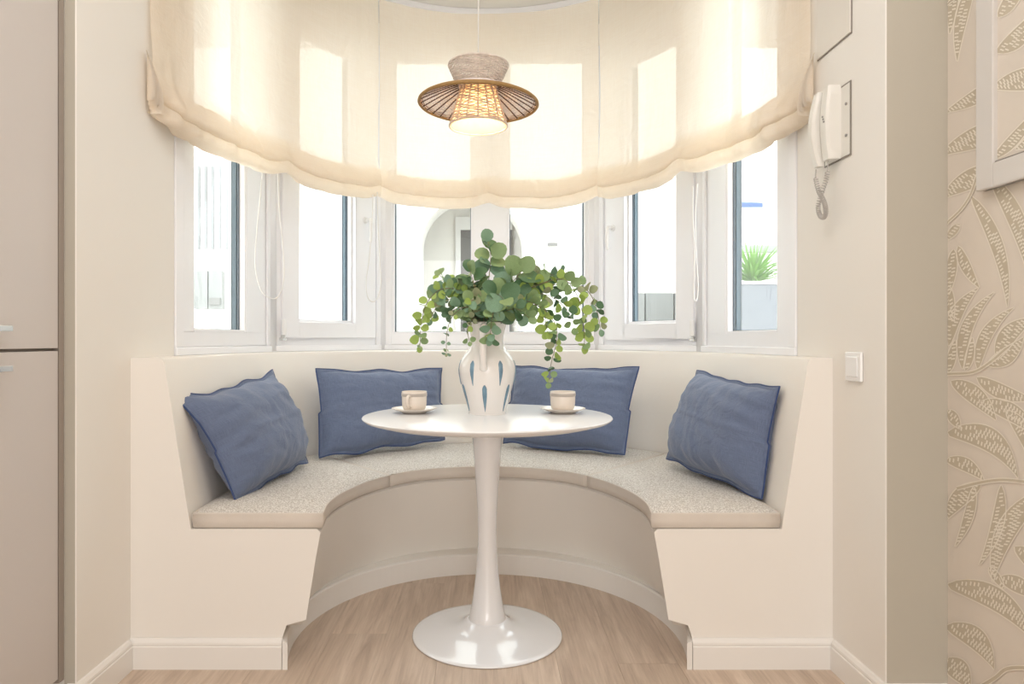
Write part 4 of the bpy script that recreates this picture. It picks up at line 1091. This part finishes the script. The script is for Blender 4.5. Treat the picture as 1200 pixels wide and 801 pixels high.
m = MB()
for i, (a, b, wd, be) in enumerate(leaves): leafprint(m, a, b, wd, be, 0.00003 * i)
stemprint(m, [(1109, 438), (1140, 436), (1160, 425), (1180, 408)], 2.5, 0.0012)
stemprint(m, [(1122, 572), (1150, 565), (1176, 562), (1210, 565)], 3, 0.0012)
stemprint(m, [(1136, 812), (1165, 795), (1182, 783), (1212, 782)], 4, 0.0012)
stemprint(m, [(1109, 262), (1126, 246), (1138, 228), (1146, 205)], 2, 0.0012)
stemprint(m, [(1109, 5), (1150, -20), (1190, -25)], 2, 0.0012)
o = m.obj('leaf_print', ['wp_leaf', 'wp_line'], parent=wp, merge=False); o['kind'] = 'stuff'
me0 = o.data
for k in (1, 2, 3, 4):
    c = o.copy(); COL.objects.link(c); c.parent = wp; c.location = (0, -0.335 * k, 0)

T = Thing('framed_panel', 'pale framed panel with leaf print hung on the wallpapered wall', 'picture', (XP, 1.30, 1.33))
XF = XP - 0.022
yo, yi = XF * 800 / 572, XF * 800 / 592
z0f, z1f = 1.330, 2.10; fw = yo - yi
m = MB()
m.box(XF, XP - 0.002, yi, yo, z0f, z1f); m.box(XF, XP - 0.002, 0.95, 0.95 + fw, z0f, z1f)
m.box(XF, XP - 0.002, 0.95 + fw, yi, z0f, z0f + fw); m.box(XF, XP - 0.002, 0.95 + fw, yi, z1f - fw, z1f)
T.part('frame', m, 'picture_frame', bevel=0.003)
m = MB(); m.box(XP - 0.010, XP - 0.003, 0.95 + fw, yi, z0f + fw, z1f - fw); T.part('panel', m, 'wallpaper')
m = MB(); Xq = XP - 0.010
for i, (a, b, wd, be) in enumerate([((1168, 62), (1215, 10), 20, .1), ((1240, 92), (1160, 104), 26, .06), ((1164, 186), (1214, 128), 13, .05), ((1170, 20), (1200, -30), 16, .05), ((1240, 150), (1190, 175), 16, 0)]):
    leafprint(m, a, b, wd, be, 0.00003 * i, Xq, clip=1163.5)
T.part('leaf_print', m, ['wp_leaf', 'wp_line'], merge=False)['kind'] = 'stuff'
m = MB()
m.box(XP - 0.0095, XP - 0.0030, yi - 0.004, yi - 0.0005, z0f + fw, z1f - fw); m.box(XP - 0.016, XP - 0.0030, 0.95 + fw, yi, z0f + fw + 0.0005, z0f + fw + 0.004)
T.part('inner_edge', m, 'gap')

# ------------------------------------------------------------------ outside the windows
g = MB(); g.box(-9, 12, 3.95, 16, -0.25, -0.12); struct('ground', g, 'paving')
# building with the arched opening
YB = 7.0
T = Thing('building', 'white rendered building with arched porch seen through the middle window', 'building', (0, YB, -0.12))
m = MB()
ax, ar, zs = px(553, 290, YB).x, 60 / 800 * YB, px(0, 290, YB).z
xl, xr_ = ax - ar, ax + ar
def wallquad(x0, x1, z0, z1): m.box(x0, x1, YB, YB + 0.35, z0, z1)
wallquad(-5.5, xl, -0.12, 6.5); wallquad(xr_, 2.25, -0.12, 6.5)
na = 24
arcp = [(ax + ar * math.cos(PI - PI * k / na), zs + ar * math.sin(PI - PI * k / na)) for k in range(na + 1)]
for (xa, za), (xb, zb_) in zip(arcp[:-1], arcp[1:]):
    m.add([(xa, YB, za), (xb, YB, zb_), (xb, YB, 6.5), (xa, YB, 6.5)], [(0, 1, 2, 3)])
    m.add([(xa, YB, za), (xb, YB, zb_), (xb, YB + .35, zb_), (xa, YB + .35, za)], [(0, 1, 2, 3)])
T.part('front_wall', m, 'render_white')
m = MB(); m.box(-2.2, 2.0, 8.0, 8.1, -0.12, 3.4); m.box(-2.2, 2.0, YB + 0.36, 8.1, 3.2, 3.4); m.box(-2.2, -2.1, YB + .36, 8.0, -0.12, 3.2); m.box(1.9, 2.0, YB + .36, 8.0, -0.12, 3.2); T.part('porch_wall', m, 'render_beige')
d0, d1 = px(540, 0, 7.98).x, px(600, 0, 7.98).x; zt_ = px(0, 270, 7.98).z
m = MB(); m.box(d0, d1, 7.94, 7.99, -0.12, zt_); T.part('door', m, 'ext_grey')
m = MB(); m.box(d0 - 0.06, d0, 7.92, 7.995, -0.12, zt_ + 0.15); m.box(d0, d1, 7.92, 7.995, zt_, zt_ + 0.15); T.part('door_frame', m, 'render_white')
gx = px(640, 0, YB).x
m = MB(); m.box(gx, gx + 1.0, YB - 0.03, YB - 0.002, -0.12, 2.35); dg = T.part('gate', m, 'render_white', bevel=0.01)
m = MB(); m.box(gx + 0.01, gx + 0.11, YB - 0.07, YB - 0.04, px(0, 287, YB).z - .015, px(0, 287, YB).z + .015); T.part('handle', m, 'ext_grey', parent=dg)
for k in range(5):                                     # narrow vertical vent slots, far left
    c = px(233.5 + k * 8.2, 0, YB); m = MB()
    m.box(c.x - 0.012, c.x + 0.012, YB - 0.02, YB - 0.001, px(0, 292, YB).z, px(0, 195, YB).z); T.part('slot', m, 'ext_slot')
c0, c1 = px(230, 362, YB), px(264, 318, YB)
T = Thing('meter_box', 'pale grey meter box on the white wall outside the left window', 'box', (c0.x, YB - 0.06, c0.z))
for k in range(2):
    xa = c0.x + (c1.x - c0.x) * k / 2
    m = MB(); m.box(xa + 0.006, xa + (c1.x - c0.x) / 2 - 0.006, YB - 0.07, YB - 0.002, c0.z, c1.z); T.part('door', m, 'ext_lightgrey')
m = MB(); m.box(c1.x - 0.13, c1.x - 0.02, YB - 0.09, YB - 0.07, c0.z + 0.04, c0.z + 0.11); T.part('lock', m, 'ext_grey')
# low panels and planter on the right
T = Thing('garden_wall', 'low pale grey panelled wall outside the right casement window', 'wall', (1.3, 5.5, -0.12))
zt_ = px(0, 343, 5.5).z
for k in range(4):
    xa = px(722 + k * 34, 0, 5.5).x
    m = MB(); m.box(xa + 0.006, xa + 34 / 800 * 5.5 - 0.006, 5.5, 5.56, -0.12, zt_); T.part('panel', m, 'ext_lightgrey')
T = Thing('planter', 'tall grey planter outside the far right window', 'planter', (1.9, 4.7, -0.12))
zp = px(0, 333, 4.6).z; xp0, xp1 = px(848, 0, 4.6).x, px(925, 0, 4.6).x
m = MB(); m.box(xp0, xp0 + .4, 4.6, 5.0, -0.12, zp); m.box(xp0 + 0.403, xp0 + 0.8, 4.6, 5.0, -0.12, zp); T.part('body', m, 'planter', bevel=0.006)
m = MB(); m.box(xp0 - 0.01, xp0 + 0.81, 4.59, 5.01, zp + .0005, zp + 0.022); T.part('rim', m, 'render_white')
yc = px(882, 333, 4.8)
T = Thing('yucca', 'spiky bright green yucca growing in the grey planter', 'plant', (yc.x, 4.8, zp + 0.02))
rnd = random.Random(5)
bl = MB()
for k in range(120):
    a = rnd.uniform(0, 2 * PI); el = rnd.uniform(0.15, 1.45); Ln = rnd.uniform(0.30, 0.56)
    dx = Vector((math.cos(a) * math.cos(el) * .9, math.sin(a) * math.cos(el) * .7, math.sin(el) * .62)); s = dx.cross(Vector((0.1, 0.2, 1))).normalized() * 0.009
    p0 = Vector((yc.x, 4.8, zp + 0.03)); b1 = MB()
    pts = [p0 + dx * 0.02, p0 + dx * Ln * .5 + Vector((0, 0, .01)), p0 + dx * Ln + Vector((0, 0, -0.05 * math.cos(el)))]
    b1.grid([[pts[0] - s, pts[0] + Vector((0, -0.003, 0)), pts[0] + s], [pts[1] - s * 1.1, pts[1] + Vector((0, -0.003, 0)), pts[1] + s * 1.1], [pts[2] - s * .1, pts[2], pts[2] + s * .1]])
    T.part('leaf', b1, 'yucca')
# farther house with an awning
T = Thing('neighbour_house', 'white house across the street beyond the planter', 'building', (5, 11, -0.12))
m = MB(); m.box(2.6, 9.5, 11, 14, -0.12, px(0, 150, 11).z); T.part('wall', m, 'render_white')
m = MB(); m.box(2.58, 9.5, 10.9, 11.0, px(0, 296, 11).z, px(0, 288, 11).z); T.part('ledge', m, 'ext_lightgrey')
a0, a1 = px(838, 243, 8.5), px(894, 237, 8.5)
T = Thing('awning', 'small blue awning outside the far right window', 'awning', (a1.x, 8.5, a0.z))
m = MB(); m.add([(a0.x - .6, 8.5, a0.z), (a1.x, 8.5, a0.z), (a1.x, 10.9, a0.z + .55), (a0.x - .6, 10.9, a0.z + .55), (a0.x - .6, 8.5, a0.z + .06), (a1.x, 8.5, a0.z + .06), (a1.x, 10.9, a0.z + .61), (a0.x - .6, 10.9, a0.z + .61)],
      [(0, 1, 2, 3), (4, 5, 6, 7), (0, 1, 5, 4), (1, 2, 6, 5), (2, 3, 7, 6), (3, 0, 4, 7)]); T.part('canopy', m, 'awning')

for (x0, x1, y0, y1, lab) in ((-6.6, -5.6, -3.0, 6.9, 'unseen white building added on the left to cut sky light'), (6.2, 7.2, -3.0, 10.8, 'unseen white building added on the right to cut sky light')):
    m = MB(); m.box(x0, x1, y0, y1, -0.12, 6.5)  # unseen blocks added to cut the sky light at the end windows
    tagm(m.obj('sky_block_building', 'render_white', origin=((x0 + x1) / 2, (y0 + y1) / 2, -0.12)), lab, 'building')
GR = {'pillow': 'blue linen pillows on the bench', 'seat_cushion': 'boucle seat cushions on the bench', 'cup': 'cups on the table', 'saucer': 'saucers on the table',
      'roman_blind': 'linen blinds over the bay windows', 'eucalyptus_branch': 'eucalyptus branches in the vase', 'sky_block_building': 'unseen buildings added to cut sky light'}
for o in S.objects:
    if o.parent is None and o.name.split('.')[0] in GR: o['group'] = GR[o.name.split('.')[0]]
